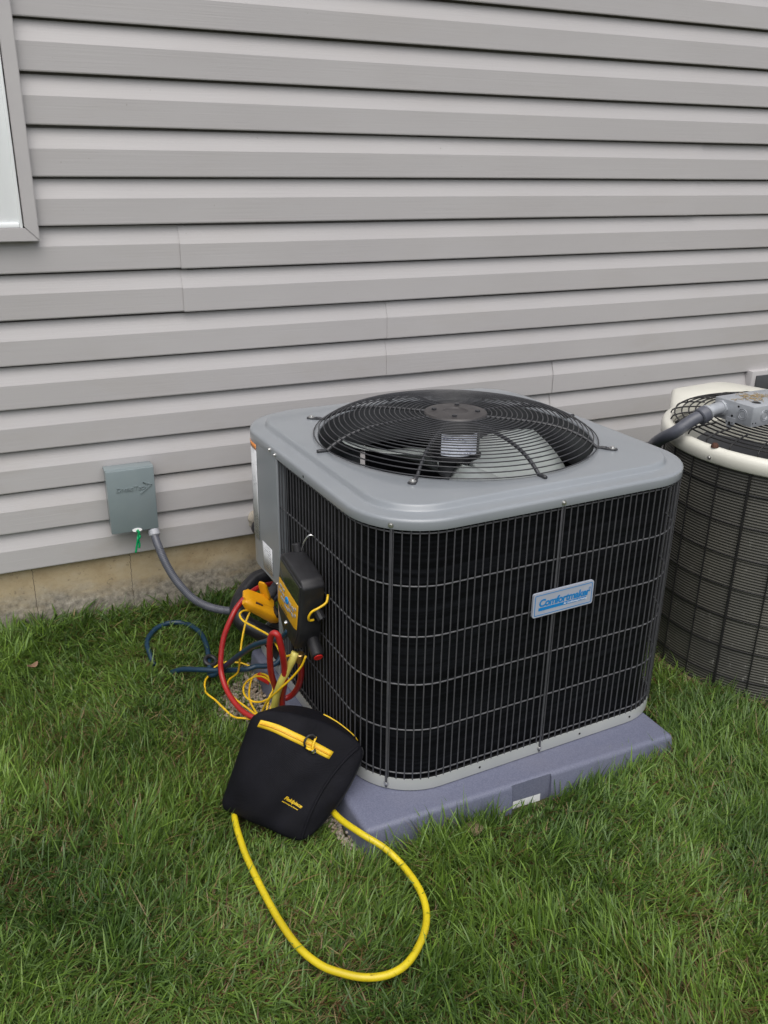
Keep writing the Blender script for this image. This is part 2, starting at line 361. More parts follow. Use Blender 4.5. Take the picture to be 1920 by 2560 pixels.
link('wall_core', boxm('wall_core', (XL - HX, .040, .20), (XR - HX, 3.5, Z12 + 24 * CS)), M['soffit'], house)
link('foundation', boxm('foundation', (XL - HX, .0185, -.5), (XR - HX, 3.4, Z12 + .015)), M['concrete'], house)
# window
win = link('window', boxm('window', (-1.2 - HX, -.018, WZ0 + .036), (WX - .040 - HX, .10, WZ1 - .036), .002), M['white_vinyl'], house)
for nm, lo, hi in (('sash', (-.98 - HX, -.022, WZ0 + .13), (WX - .135 - HX, .01, WZ1 - .13)),):
    link(nm, boxm(nm, lo, hi, .003), M['white_vinyl'], win)
M['glass'] = mat('window_glass', (.02, .025, .03), .03); link('pane', boxm('pane', (-.93 - HX, -.0245, WZ0 + .19), (WX - .19 - HX, -.0225, WZ1 - .19)), M['glass'], win)
def casing(pts):   # mitred trim, polygon in xz extruded towards the viewer with bevel
    v = [(x - HX, -.028, z) for x, z in pts] + [(x - HX, .012, z) for x, z in pts]; n = 4
    m = mesh('casing', v, [[0, 1, 2, 3], [7, 6, 5, 4]] + [[i, i + 4, (i + 1) % 4 + 4, (i + 1) % 4] for i in range(4)])
    bm = bmesh.new(); bm.from_mesh(m); bmesh.ops.recalc_face_normals(bm, faces=bm.faces[:]); bmesh.ops.bevel(bm, geom=bm.edges[:], offset=.0022, segments=2, affect='EDGES'); bm.to_mesh(m); bm.free(); auto_smooth(m, 40)
    link('casing', m, M['siding_trim'], win)
cw = .036; xo0, xo1 = -1.236, WX
casing([(xo1 - cw, WZ0 + cw), (xo1, WZ0), (xo1, WZ1), (xo1 - cw, WZ1 - cw)])
casing([(xo0, WZ0), (xo1 - .0006, WZ0), (xo1 - cw - .0006, WZ0 + cw), (xo0 + cw, WZ0 + cw)])
casing([(xo0, WZ0), (xo0 + cw, WZ0 + cw), (xo0 + cw, WZ1 - cw), (xo0, WZ1)])
casing([(xo0 + cw, WZ1 - cw), (xo1 - cw, WZ1 - cw), (xo1, WZ1), (xo0, WZ1)])
link('bead', boxm('bead', (WX - .0475 - HX, -.024, WZ0 + .036), (WX - .0395 - HX, -.014, WZ1 - .04), .0015), M['white_vinyl'], win)
link('bead', boxm('bead', (-1.19 - HX, -.024, WZ0 + .0365), (WX - .048 - HX, -.014, WZ0 + .0475), .0015), M['white_vinyl'], win)

# mounting block on the siding, far right
blk = empty('mounting_block', (3.05, WALL, .60)); tag(blk, 'small grey mounting block on the siding behind the round condenser', 'wall block')
fr = link('frame', boxm('frame', (-.07, -.03, -.08), (.07, .012, .055), .004), M['siding_trim'], blk)
link('cover', boxm('cover', (-.048, -.036, -.06), (.048, -.0295, .036), .002), M['shroud'], blk)  # raised dark plate; its colour stands in for the shade inside a recess
# sealant round the pipe hole
def lump(name, loc, r, sc, mat_, seed, amp=.35, sub=3):
    rr = np.random.default_rng(seed); bm = bmesh.new(); bmesh.ops.create_icosphere(bm, subdivisions=sub, radius=r)
    ph = rr.uniform(0, 6, (6, 3)); fq = rr.uniform(1, 3.4, 6) / r
    for v in bm.verts:
        d = sum(math.sin(fq[i] * (v.co.x * math.cos(ph[i, 0]) + v.co.y * math.sin(ph[i, 1]) + v.co.z * math.cos(ph[i, 2])) + ph[i, 0]) for i in range(6)) / 6
        v.co *= 1 + amp * d; v.co = Vector((v.co.x * sc[0], v.co.y * sc[1], v.co.z * sc[2]))
    m = bpy.data.meshes.new(name); bm.to_mesh(m); bm.free(); m.polygons.foreach_set('use_smooth', [True] * len(m.polygons))
    return link(name, m, mat_, None, loc)
tag(lump('foam_sealant', (.79, WALL - .004, .318), .03, (1, .55, 1.05), M['sealant'], 3, .6), 'lump of beige foam sealant on the lowest siding edge behind the grey condenser', 'sealant')

# ------------------------------------------------------------------ plastic pad
PX, PY, PW, PD, PT = .6494, 1.4408, .8912, .8704, .065
pad = empty('equipment_pad', (PX + PW / 2, PY + PD / 2, 0)); tag(pad, 'purple grey speckled plastic equipment pad lying on gravel under the new condenser', 'pad')
bm = bmesh.new(); bmesh.ops.create_cube(bm, size=1)
for v in bm.verts:
    fl = .012 if v.co.z < 0 else 0
    v.co = Vector((math.copysign(PW / 2 + fl, v.co.x), math.copysign(PD / 2 + fl, v.co.y), PT if v.co.z > 0 else -.05))
bmesh.ops.bevel(bm, geom=[e for e in bm.edges if all(v.co.z > 0 for v in e.verts) or abs(e.verts[0].co.z - e.verts[1].co.z) > .05], offset=.012, segments=4, profile=.5, affect='EDGES')
mm = bpy.data.meshes.new('slab'); bm.to_mesh(mm); bm.free()
slab = link('slab', mm, M['pad'], pad)
cx = PX + PW / 2
cut = link('cut', boxm('cut', (1.037 - cx, -PD / 2 - .05, -.03), (1.152 - cx, -PD / 2 + .0035, PT + .02)), M['pad']); cut.location = pad.location
boolean(slab, [cut]); auto_smooth(slab.data, 30)
o = link('barcode_label', boxm('barcode_label', (1.046, 0, .008), (1.126, .0012, .054)), M['barcode'], pad); o.location = (-cx, -PD / 2 + .0020, 0); o.rotation_euler = (R(-3), R(1), 0)

# ------------------------------------------------------------------ new condenser
UX, UY, UYAW, UB = 1.1471, 1.9849, .0428, .066
ac = empty('condenser_unit', (UX, UY, UB), UYAW); tag(ac, 'new square grey air conditioner condenser with black coil behind wire guard on purple grey pad', 'air conditioner')
Hh, Hd, Cr = .465, .469, .175
def rrect(hx, hy, r, n):          # rounded rectangle, evenly indexed by arclength-ish polar angle
    out = []
    for i in range(n):
        a = 2 * math.pi * i / n; dx, dy = math.cos(a), math.sin(a)
        lo, hi = 0, 2.0
        for _ in range(40):
            k = (lo + hi) / 2; x, y = abs(dx * k), abs(dy * k)
            qx, qy = x - (hx - r), y - (hy - r); d = math.hypot(max(qx, 0), max(qy, 0)) + min(max(qx, qy), 0) - r
            if d > 0: hi = k
            else: lo = k
        out.append((dx * lo, dy * lo))
    return out
def loft(name, rings, mat_, parent, closed=False, smooth=30):
    n = len(rings[0]); v = [p for r in rings for p in r]; f = []
    for k in range(len(rings) - 1):
        for i in range(n): f.append([k * n + i, k * n + (i + 1) % n, (k + 1) * n + (i + 1) % n, (k + 1) * n + i])
    return link(name, auto_smooth(mesh(name, v, f), smooth), mat_, parent)
def ring(inset, z, n=160): return [(x, y, z - UB) for x, y in rrect(Hh - inset, Hd - inset, max(Cr - inset, .02), n)]
def circ(r, z, n=160): return [(r * math.cos(2 * math.pi * i / n) + .003, r * math.sin(2 * math.pi * i / n) + .008, z - UB) for i in range(n)]
# base pan
pan = loft('base_pan', [ring(.006, .0661), ring(.004, .068), ring(.004, .098), ring(.0050, .1003), ring(.0065, .0993), ring(.0075, .084)], M['rim'], ac)
loft('drain_floor', [ring(.0070, .086), ring(.05, .0855), circ(.30, .085), circ(.01, .085)], M['black'], ac)
# perimeter path of the guard (starts on the left face, runs along front, right, back)
def perim(inset, ds=.004):
    hx, hy, r = Hh - inset, Hd - inset, Cr - inset; P = []
    def line(a, b):
        n = max(2, int(math.dist(a, b) / ds)); [P.append((a[0] + (b[0] - a[0]) * i / n, a[1] + (b[1] - a[1]) * i / n)) for i in range(n)]
    def arc(cx_, cy_, a0, a1):
        n = max(2, int(r * abs(a1 - a0) / ds)); [P.append((cx_ + r * math.cos(a0 + (a1 - a0) * i / n), cy_ + r * math.sin(a0 + (a1 - a0) * i / n))) for i in range(n)]
    line((-hx, .132), (-hx, -(hy - r))); arc(-(hx - r), -(hy - r), math.pi, 1.5 * math.pi); line((-(hx - r), -hy), (hx - r, -hy)); arc(hx - r, -(hy - r), -math.pi / 2, 0)
    line((hx, -(hy - r)), (hx, hy - r)); arc(hx - r, hy - r, 0, math.pi / 2); line((hx - r, hy), (-.05, hy)); P.append((-.05, hy))
    P = np.array(P); s = np.concatenate([[0], np.cumsum(np.hypot(*np.diff(P, axis=0).T))]); return P, s
def wall_strip(name, P, z0, z1, thick, mat_, parent):   # extruded strip with thickness along a 2D path
    P = np.asarray(P, float); T = np.gradient(P, axis=0); T /= np.linalg.norm(T, axis=1)[:, None]; Nn = np.column_stack([T[:, 1], -T[:, 0]])
    n = len(P); v = []
    for Q, z in ((P, z0), (P, z1), (P - Nn * thick, z1), (P - Nn * thick, z0)):
        v += [(q[0], q[1], z) for q in Q]
    f = []
    for i in range(n - 1):
        for k in range(4): a, b = k * n, ((k + 1) % 4) * n; f.append([a + i, a + i + 1, b + i + 1, b + i])
    f += [[0, n, 2 * n, 3 * n], [n - 1, 4 * n - 1, 3 * n - 1, 2 * n - 1]]
    m = mesh(name, v, f); bm = bmesh.new(); bm.from_mesh(m); bmesh.ops.recalc_face_normals(bm, faces=bm.faces[:]); bm.to_mesh(m); bm.free()
    return link(name, auto_smooth(m, 30), mat_, parent)
Pc, sc_ = perim(.027); wall_strip('coil', Pc, .086 - UB, .752 - UB, .028, M['coil'], ac)
Pg, sg = perim(.009)
def at_s(s): return np.array([np.interp(s, sg, Pg[:, 0]), np.interp(s, sg, Pg[:, 1])])
# horizontal guard wires
for z in (.7345, .609, .484, .3595, .2365, .1135):
    pth = np.column_stack([Pg[::3, 0], Pg[::3, 1], np.full(len(Pg[::3]), z - UB)])
    tube('guard_wire', pth, .0019, M['wire_toplit'], ac, 6)
vw = lathe('guard_wire', [(0, .098 - UB), (.00168, .098 - UB), (.00168, .7435 - UB), (0, .7435 - UB)], 6)
Po, so = perim(.0055)
S = .012
while S < so[-1] - .01:
    p = (np.interp(S, so, Po[:, 0]), np.interp(S, so, Po[:, 1])); link('guard_wire', vw, M['wire'], ac, (p[0], p[1], 0), (random.uniform(-.0012, .0012), random.uniform(-.0012, .0012), 0)); S += .0196
# flat straps with screws
def strap(x, y, ang, z0=.072, z1=.752):
    o = link('strap', boxm('strap', (-.0027, -.0010, z0 - UB), (.0027, .0010, z1 - UB), .0005, 1), M['wire'], ac, (x, y, 0), (0, 0, ang)); return o
def screw(p, d, r=.0062, parent=ac, name='screw'):
    """hex washer head screw at p facing direction d"""
    m = lathe(name, [(0, .0052), (r * .55, .0050), (r * .62, .0042), (r * .64, .0014), (r * 1.0, .0012), (r, 0), (0, 0)], 10)
    o = link(name, m, M['screw'], parent); o.matrix_basis = Matrix.Translation(Vector(p)) @ Vector(d).to_track_quat('Z', 'Y').to_matrix().to_4x4(); return o
c45 = (-(Hh - Cr), -(Hd - Cr)); rO = Cr - .001
strap(0, -(Hd - .002), 0); strap(c45[0] + rO * math.cos(R(-135.5)), c45[1] + rO * math.sin(R(-135.5)), R(-45.5))
strap(Hh - Cr + rO * math.cos(R(-40)), c45[1] + rO * math.sin(R(-40)), R(50))
for zz, inset in ((.7535, -.0006), (.083, .0035)):
    screw((0, -(Hd - inset), zz - UB), (0, -1, 0))
    a = R(-135.5); rr_ = Cr - inset; screw((c45[0] + rr_ * math.cos(a), c45[1] + rr_ * math.sin(a), zz - UB), (math.cos(a), math.sin(a), 0))
    a = R(-12); screw((Hh - Cr + rr_ * math.cos(a), c45[1] + rr_ * math.sin(a), zz - UB), (math.cos(a), math.sin(a), 0))
screw((-Hh - .0005, .165, .757 - UB), (-1, 0, 0)); screw((-Hh - .0005, .128, .7535 - UB), (-1, 0, 0), .0055); screw((-Hh + .004, .150, .372 - UB), (-1, 0, 0), .0052)
for x in (-.18, .13, .30):
    rod('hole', (x, -(Hd - .0052), .084 - UB), (x, -(Hd - .0030), .084 - UB), .003, M['black'], ac, 8)
rod('hole', (-Hh - .0009, -.06, .7545 - UB), (-Hh + .002, -.06, .7545 - UB), .0035, M['black'], ac, 8)
# corner service panel: left face behind the coil, round the back left corner
def panel_path(y0, inset=.0015, back=-.06):
    hx, hy, r = Hh - inset, Hd - inset, Cr - inset
    P = [(-.06, hy), (-(hx - r), hy)]
    P += [(-(hx - r) + r * math.cos(a), hy - r + r * math.sin(a)) for a in np.linspace(math.pi / 2, math.pi, 22)][1:]
    P += [(-hx, y) for y in np.linspace(hy - r, y0, 5)][1:]
    return P
wall_strip('service_panel', panel_path(.132), .366 - UB, .752 - UB, .012, M['paint'], ac)
link('corner_post', boxm('corner_post', (-Hh + .003, .132, .084 - UB), (-Hh + .02, .156, .366 - UB), .002), M['paint'], ac)
link('post_edge', boxm('post_edge', (-Hh + .001, .126, .09 - UB), (-Hh + .03, .1315, .752 - UB), .001), M['paint'], ac)
link('inner_panel', boxm('inner_panel', (-.32, .14, .084 - UB), (-.31, .42, .70 - UB)), M['paint'], ac)
# stickers on the panel
def curved_sticker(name, s0, s1, z0, z1, mat_, off=.0009, z0b=None):
    P = np.array(panel_path(.132, .0015 - off)); P = P[::-1]; s = np.concatenate([[0], np.cumsum(np.hypot(*np.diff(P, axis=0).T))]); v = []; f = []
    n = 9
    for i in range(n):
        q = s0 + (s1 - s0) * i / (n - 1); x, y = np.interp(q, s, P[:, 0]), np.interp(q, s, P[:, 1]); v += [(x, y, z0 - UB), (x, y, z1 - UB)]
    f = [[2 * i, 2 * i + 2, 2 * i + 3, 2 * i + 1] for i in range(n - 1)]
    m = mesh(name, v, f, True); bm = bmesh.new(); bm.from_mesh(m); bmesh.ops.solidify(bm, geom=bm.faces[:], thickness=.0004); bm.to_mesh(m); bm.free(); return link(name, m, mat_, ac)
w_ = curved_sticker('warning_sticker', .146, .216, .452, .738, M['sticker']); tag(w_, 'tall white warning sticker with orange heading')
o_ = curved_sticker('sticker_heading', .146, .216, .722, .738, M['orange'], .0016); o_.parent = w_
curved_sticker('rating_sticker', .048, .124, .378, .462, M['sticker'])
# top cover
cov = [ring(.006, .7455), ring(.0, .7440), ring(-.0005, .7455), ring(-.0005, .7610), ring(.0003, .7645), ring(.0025, .7675), ring(.0060, .7690), ring(.010, .7694), ring(.012, .7695), ring(.038, .7697), ring(.0400, .7700), ring(.0420, .7715), ring(.0438, .7740), ring(.0468, .7805), ring(.0488, .7832), ring(.0515, .7846), ring(.0540, .7848)]
cov += [[(a[0] * .5 + b[0] * .5, a[1] * .5 + b[1] * .5, .7850 - UB) for a, b in zip(ring(.054, .7848), circ(.374, .785))], circ(.374, .7850), circ(.368, .7835), circ(.365, .779), circ(.364, .757)]
loft('top_cover', cov, M['paint'], ac, smooth=34)
loft('fan_shroud', [circ(.3635, .7815), circ(.362, .70), circ(.372, .66), circ(.40, .65)], M['shroud'], ac)
# dome guard: rings, spokes, hub
GC = Vector((.003, .008, 0))
def dz(r): return .845 - .054 * (r / .378) ** 5.5
nr = 22
for i in range(nr):
    r = .096 + (.378 - .096) * (i / (nr - 1)); z = dz(r)
    v, f = tube_vf([(r * math.cos(a), r * math.sin(a), z - UB) for a in np.linspace(0, 2 * math.pi, 97)[:-1]], .00160, 6, True)
    link('guard_ring', mesh('guard_ring', v, f, True), M['guard'], ac, GC)
for k in range(8):
    a = R(45 * k); ca, sa = math.cos(a), math.sin(a)
    rs = [.07, .1, .14, .18, .22, .26, .30, .335, .36, .376]
    pts = [(r * ca, r * sa, dz(r) - .0052 - UB) for r in rs]
    if k % 2: pts += [(.388 * ca, .388 * sa, .7885 - UB), (.400 * ca, .400 * sa, .7880 - UB)]
    else: pts += [(.386 * ca, .386 * sa, .7888 - UB), (.402 * ca, .402 * sa, .7890 - UB)]
    sp_ = tube('spoke', spline(pts, .012), .0048 if k % 2 == 0 else .0044, M['guard'], ac, 8); sp_.location = GC
    if k % 2:
        o = link('foot', prism('foot', [(.392, -.006), (.405, -.0095), (.424, -.0095), (.428, 0), (.424, .0095), (.405, .0095), (.392, .006)], .7854 - UB, .7890 - UB, .0008), M['guard'], ac, GC, (0, 0, a))
        screw((.414 * ca + GC.x, .414 * sa + GC.y, .7890 - UB), (0, 0, 1), .0085)
hubp = link('hub_plate', lathe('hub_plate', [(0, .8455 - UB), (.03, .8455 - UB), (.034, .8485 - UB), (.066, .8490 - UB), (.072, .8475 - UB), (.082, .8470 - UB), (.085, .843 - UB), (.083, .838 - UB), (0, .838 - UB)], 48), M['hub'], ac, GC)
for k in range(4):
    a = R(45 + 90 * k + 10); o = rod('bolt', (.058 * math.cos(a), .058 * math.sin(a), .847 - UB), (.058 * math.cos(a), .058 * math.sin(a), .853 - UB), .0075, M['guard'], ac, 6); o.parent = hubp
# motor, fan
mot = link('fan_motor', lathe('fan_motor', [(0, .838 - UB), (.06, .836 - UB), (.068, .828 - UB), (.068, .735 - UB), (.074, .733 - UB), (.074, .727 - UB), (.06, .722 - UB), (.045, .71 - UB), (0, .71 - UB)], 40), M['motor'], ac, GC)
v = []; f = []
for i, a in enumerate(np.linspace(R(-152), R(-62), 16)): v += [(.0686 * math.cos(a), .0686 * math.sin(a), z - UB) for z in (.742, .800)]
f = [[2 * i, 2 * i + 2, 2 * i + 3, 2 * i + 1] for i in range(15)]
lb = link('motor_label', mesh('motor_label', v, f, True), M['motor_label'], ac); lb.parent = mot
fan = link('fan_hub', lathe('fan_hub', [(0, .705 - UB), (.035, .705 - UB), (.04, .70 - UB), (.04, .672 - UB), (0, .672 - UB)], 24), M['shroud'], ac, GC)
def blade():
    v = []; f = []; nr_, nc = 10, 12
    for i in range(nr_):
        r = .05 + (.335 - .05) * i / (nr_ - 1); half = R(30 + 14 * math.sin(math.pi * (i / (nr_ - 1)) ** .8)) * (1 if r > .1 else .85)
        for j in range(nc):
            q = j / (nc - 1) * 2 - 1; e = max(0, (r - .27) / .065); hh = half * (1 - .12 * e * e); a = hh * q
            v.append((r * math.cos(a), r * math.sin(a), .688 - UB + q * (.028 + .05 * r) - .02 * (1 - q * q) + .006 * math.sin(3 * q)))
    f = [[i * nc + j, i * nc + j + 1, (i + 1) * nc + j + 1, (i + 1) * nc + j] for i in range(nr_ - 1) for j in range(nc - 1)]
    m = mesh('fan_blade', v, f, True); bm = bmesh.new(); bm.from_mesh(m); bmesh.ops.solidify(bm, geom=bm.faces[:], thickness=.0016); bm.to_mesh(m); bm.free(); return m
bl = blade()
for a in (-12, 108, 228): o = link('fan_blade', bl, M['blade'], ac, GC, (0, 0, R(a)))
# badge
def plate(name, w, h, r, y0, y1):
    pts = []
    for cx_, cz_, a0 in ((w / 2 - r, h / 2 - r, 0), (-w / 2 + r, h / 2 - r, 90), (-w / 2 + r, -h / 2 + r, 180), (w / 2 - r, -h / 2 + r, 270)):
        pts += [(cx_ + r * math.cos(R(a0 + 15 * k)), cz_ + r * math.sin(R(a0 + 15 * k))) for k in range(7)]
    n = len(pts); v = [(x, y0, z) for x, z in pts] + [(x, y1, z) for x, z in pts]
    m = mesh(name, v, [list(range(n)), list(range(n, 2 * n))[::-1]] + [[i, n + i, n + (i + 1) % n, (i + 1) % n] for i in range(n)])
    bm = bmesh.new(); bm.from_mesh(m); bmesh.ops.recalc_face_normals(bm, faces=bm.faces[:]); bm.to_mesh(m); bm.free(); return m
bw, bh = .178, .0625
bd = link('badge', plate('badge', bw, bh, .006, 0, -.006), M['badge'], ac, (.024, -(Hd - .0015), .5055 - UB), (0, R(-.6), 0)); tag(bd, 'silver badge with blue lettering')
def border(w, h, t, r=.004):
    v = []; f = []
    for (W, H_, rr_) in ((w, h, r), (w - 2 * t, h - 2 * t, max(r - t, .0005))):
        for cx_, cz_, a0 in ((W / 2 - rr_, H_ / 2 - rr_, 0), (-W / 2 + rr_, H_ / 2 - rr_, 90), (-W / 2 + rr_, -H_ / 2 + rr_, 180), (W / 2 - rr_, -H_ / 2 + rr_, 270)):
            v += [(cx_ + rr_ * math.cos(R(a0 + 30 * k)), -.0066, cz_ + rr_ * math.sin(R(a0 + 30 * k))) for k in range(4)]
    n = 16; return mesh('badge_border', v, [[i, (i + 1) % n, n + (i + 1) % n, n + i] for i in range(n)])
link('badge_border', border(bw - .0085, bh - .0085, .0018), M['blue'], bd)
def flat_text(s, size, x, z, y, mat_, parent, **k):
    v, f = text_vf(s, size, **k); return link('lettering', mesh('lettering', [(a + x, y - c_, b + z) for a, b, c_ in v], f), mat_, parent)
flat_text('Comfortmaker', .0262, -.0735, -.004, -.0068, M['blue'], bd, shear=.12, weight=.0009, space=.93)
link('underline', mesh('underline', [(-.073, -.0067, -.0150), (.068, -.0067, -.0150), (.068, -.0067, -.0070), (-.073, -.0067, -.0070)], [[0, 1, 2, 3]]), M['blue'], bd)
flat_text('Air Conditioning & Heating', .0066, .0, -.0132, -.0070, M['white'], bd, shear=.12, weight=.0001, space=.95)
flat_text('®', .009, .0735, .010, -.0070, M['blue'], bd)

# ------------------------------------------------------------------ old round condenser
OX, OY, OR = 2.25, 1.80, .403
old = empty('round_condenser', (OX, OY, 0)); tag(old, 'old round cream topped condenser with dirty brown fins and black wire cage', 'air conditioner')
link('base_tray', lathe('base_tray', [(0, -.03), (OR + .002, -.03), (OR + .003, .000), (OR - .004, .002), (0, .002)], 64), M['dirt'], old)
link('coil', lathe('coil', [(OR - .03, .003), (OR - .006, .003), (OR - .006, .70), (OR - .03, .70)], 96), M['oldcoil'], old)
link('inner_drum', lathe('inner_drum', [(0, .012), (OR - .034, .012), (OR - .034, .695)], 48), M['black'], old)
for k in range(27):
    a = 2 * math.pi * k / 27 + .06; rr_ = .0022 if k % 3 else .0036
    rod('cage_wire', (OR * math.cos(a), OR * math.sin(a), .008), (OR * math.cos(a), OR * math.sin(a), .69), rr_, M['oldwire'], old, 6)
for z in (.055, .15, .245, .34, .435, .53, .625):
    v, f = tube_vf([((OR - .003) * math.cos(a), (OR - .003) * math.sin(a), z + .002 * math.sin(5 * a)) for a in np.linspace(0, 2 * math.pi, 97)[:-1]], .0020, 6, True); link('cage_wire', mesh('cage_wire', v, f, True), M['oldwire'], old)
# cover: circle in front, square service corner at the back left
def old_outline(r, ext, n=128):
    out = []
    C1, C2, C3 = Vector((-.315, .235)), Vector((-.012, .555)), Vector((.22, .585))
    C3b = Vector((.52, .40))
    poly = [Vector(p) for p in [(-.315, .235), (-.03, .54), (.0, .556), (.20, .575), (.24, .56), (.40, .16)]]
    for i in range(n):
        a = 2 * math.pi * i / n; d = Vector((math.cos(a), math.sin(a))); best = r
        for p, q in zip(poly[:-1], poly[1:]):
            e = q - p; den = d.x * e.y - d.y * e.x
            if abs(den) < 1e-9: continue
            t_ = (p.x * e.y - p.y * e.x) / den; u_ = (p.x * d.y - p.y * d.x) / den
            if t_ > 0 and -.02 <= u_ <= 1.02: best = max(best, t_ + ext)
        out.append((d.x * best, d.y * best))
    return out
def oring(r, ext, z): return [(x, y, z) for x, y in old_outline(r, ext)]
def ocirc(r, z, n=128): return [(r * math.cos(2 * math.pi * i / n), r * math.sin(2 * math.pi * i / n), z) for i in range(n)]
loft('top_cover', [oring(OR - .003, -.010, .690), oring(OR + .004, -.002, .687), oring(OR + .008, 0, .691), oring(OR + .008, 0, .712), oring(OR + .005, -.003, .722), oring(OR - .002, -.010, .729), oring(OR - .012, -.02, .731), ocirc(.386, .731), ocirc(.381, .728), ocirc(.379, .71), ocirc(.376, .66)], M['cream'], old, smooth=45)
link('corner_cabinet', prism('corner_cabinet', [(-.29, .235), (-.02, .525), (.18, .555), (.22, .54), (.36, .15), (.0, .30)], .0, .685), M['cream'], old)
def odz(r): return .768 - .020 * (r / .37) ** 4
for i in range(17):
    r = .05 + .325 * i / 16
    v, f = tube_vf([(r * math.cos(a), r * math.sin(a), odz(r)) for a in np.linspace(0, 2 * math.pi, 81)[:-1]], .0024, 6, True); link('guard_ring', mesh('guard_ring', v, f, True), M['oldwire'], old)
for k in range(30):
    a = 2 * math.pi * k / 30; ca, sa = math.cos(a), math.sin(a)
    pts = [(r * ca, r * sa, odz(r) + .003) for r in (.30, .33, .352)] + [(.378 * ca, .378 * sa, .746), (.385 * ca, .385 * sa, .738), (.386 * ca, .386 * sa, .7325)]
    tube('guard_wire', spline(pts, .02), .0024, M['oldwire'], old, 6)
for a in (30, 90, 150, 210, 270, 330):
    ca, sa = math.cos(R(a)), math.sin(R(a)); tube('spoke', spline([(r * ca, r * sa, odz(r) - .004) for r in (.02, .1, .2, .3, .35)] + [(.38 * ca, .38 * sa, .733)], .03), .0038, M['oldwire'], old, 6)
link('fan_motor', lathe('fan_motor', [(0, .755), (.06, .75), (.065, .74), (.065, .66), (0, .65)], 28), M['motor'], old)
for a in (0, 120, 240):
    v = []
    for i in range(6):
        r = .06 + .25 * i / 5
        for q in (-1, -.3, .3, 1): v.append((r * math.cos(q * .5), r * math.sin(q * .5), .62 - q * .035))
    m_ = mesh('fan_blade', v, [[i * 4 + j, i * 4 + j + 1, (i + 1) * 4 + j + 1, (i + 1) * 4 + j] for i in range(5) for j in range(3)], True); link('fan_blade', m_, M['shroud'], old, None, (0, 0, R(a + 20)))
for a in (-174, -115, -60):
    ca, sa = math.cos(R(a)), math.sin(R(a)); link('rusty_cap', lathe('rusty_cap', [(0, .743), (.006, .742), (.010, .737), (.011, .7305), (0, .7305)], 14), M['rust'], old, (.396 * ca, .396 * sa, 0))
    screw(((OR + .008) * ca, (OR + .008) * sa, .702), (ca, sa, 0), .006, old)

# junction box lying on the old unit's guard, with its conduit
jb = empty('junction_box', (2.075, 1.835, .7715), R(3)); tag(jb, 'galvanised steel junction box resting on the round condenser top with rust and straw on it', 'electrical box')
bx_ = link('box', boxm('box', (-.095, -.07, 0), (.12, .07, .06), .0025), M['galv'], jb)
for (x, y, d) in ((-.0955, -.035, (-1, 0, 0)), (-.045, -.0705, (0, -1, 0)), (.05, -.0705, (0, -1, 0))):
    for r_ in (.016, .011):
        o = link('knockout', lathe('knockout', [(r_ - .0012, 0), (r_ - .0008, .0009), (r_ + .0008, .0009), (r_ + .0012, 0)], 28), M['galv'], jb); o.matrix_basis = Matrix.Translation(Vector((x, y, .031))) @ Vector(d).to_track_quat('Z', 'Y').to_matrix().to_4x4()
for p, d, r_ in (((-.0952, -.018, .05), (-1, 0, 0), .0032), ((-.0952, .0, .018), (-1, 0, 0), .0036), ((-.09, -.0702, .012), (0, -1, 0), .002), ((-.078, -.0702, .012), (0, -1, 0), .002)):
    rod('hole', p, Vector(p) + Vector(d) * .0008, r_, M['black'], jb, 12)
rod('hole', (-.045, -.035, .0600), (-.045, -.035, .0606), .013, M['black'], jb, 20)
tabm = prism('mounting_tab', [(-.002, -.012), (.032, -.012), (.032, .003), (.024, .016), (.016, .019), (.008, .016), (-.002, .003)], 0, .0015, 0)
o = link('mounting_tab', tabm, M['galv'], jb); o.matrix_basis = Matrix(((0, 0, 1, -.0968), (1, 0, 0, -.012), (0, -1, 0, .0), (0, 0, 0, 1)))
rod('hole', (-.0972, .004, -.004), (-.0981, .004, -.004), .0042, M['black'], jb, 12)
for p in ((-.0972, -.006, -.001), (-.0972, .014, -.001)): rod('hole', p, (p[0] - .0006, p[1], p[2]), .002, M['chrome'], jb, 8)
ds = []
for i in range(42):
    a = random.uniform(0, math.pi); x, y = random.gauss(-.01, .03), random.gauss(.012, .016); L_ = random.uniform(.008, .022); ds.append(((x, y), a, L_))
v = []; f = []
for (x, y), a, L_ in ds:
    if not (-.085 < x < .1 and -.055 < y < .055): continue
    vv, ff = tube_vf([(x - L_ * math.cos(a), y - L_ * math.sin(a), .0612), (x, y, .0635), (x + L_ * math.cos(a), y + L_ * math.sin(a), .0612)], .0008, 4); b = len(v); v += vv; f += [[q + b for q in k] for k in ff]
dbr = tag(link('straw_debris', mesh('straw_debris', v, f), M['straw']), 'dry straw and rusty dirt scattered on the junction box lid', 'debris', kind='stuff'); dbr.matrix_world = Matrix.Translation((2.075, 1.835, .7715)) @ Matrix.Rotation(R(3), 4, 'Z')
cd = empty('conduit_whip', (1.89, 1.87, .78)); tag(cd, 'grey conduit with elbow fitting running from the junction box down behind the new condenser', 'conduit')
def rel(o, pts): return [tuple(np.array(p) - np.array(o.location)) for p in pts]
tube('conduit', spline(rel(cd, [(1.895, 1.862, .790), (1.872, 1.866, .782), (1.847, 1.872, .765), (1.823, 1.885, .742), (1.826, 1.94, .705), (1.850, 2.0, .660), (1.84, 2.07, .56), (1.80, 2.14, .36), (1.82, 2.17, .16), (1.83, 2.19, .0)]), .01), .0185, M['pvc'], cd, 16)
tube('elbow', spline(rel(cd, [(1.982, 1.872, .803), (1.96, 1.870, .803), (1.935, 1.866, .801), (1.912, 1.863, .796), (1.895, 1.862, .790)]), .006), .0180, M['galv'], cd, 16)
rod('locknut', rel(cd, [(1.982, 1.872, .803)])[0], rel(cd, [(1.971, 1.871, .803)])[0], .0235, M['galv'], cd, 8, .002)
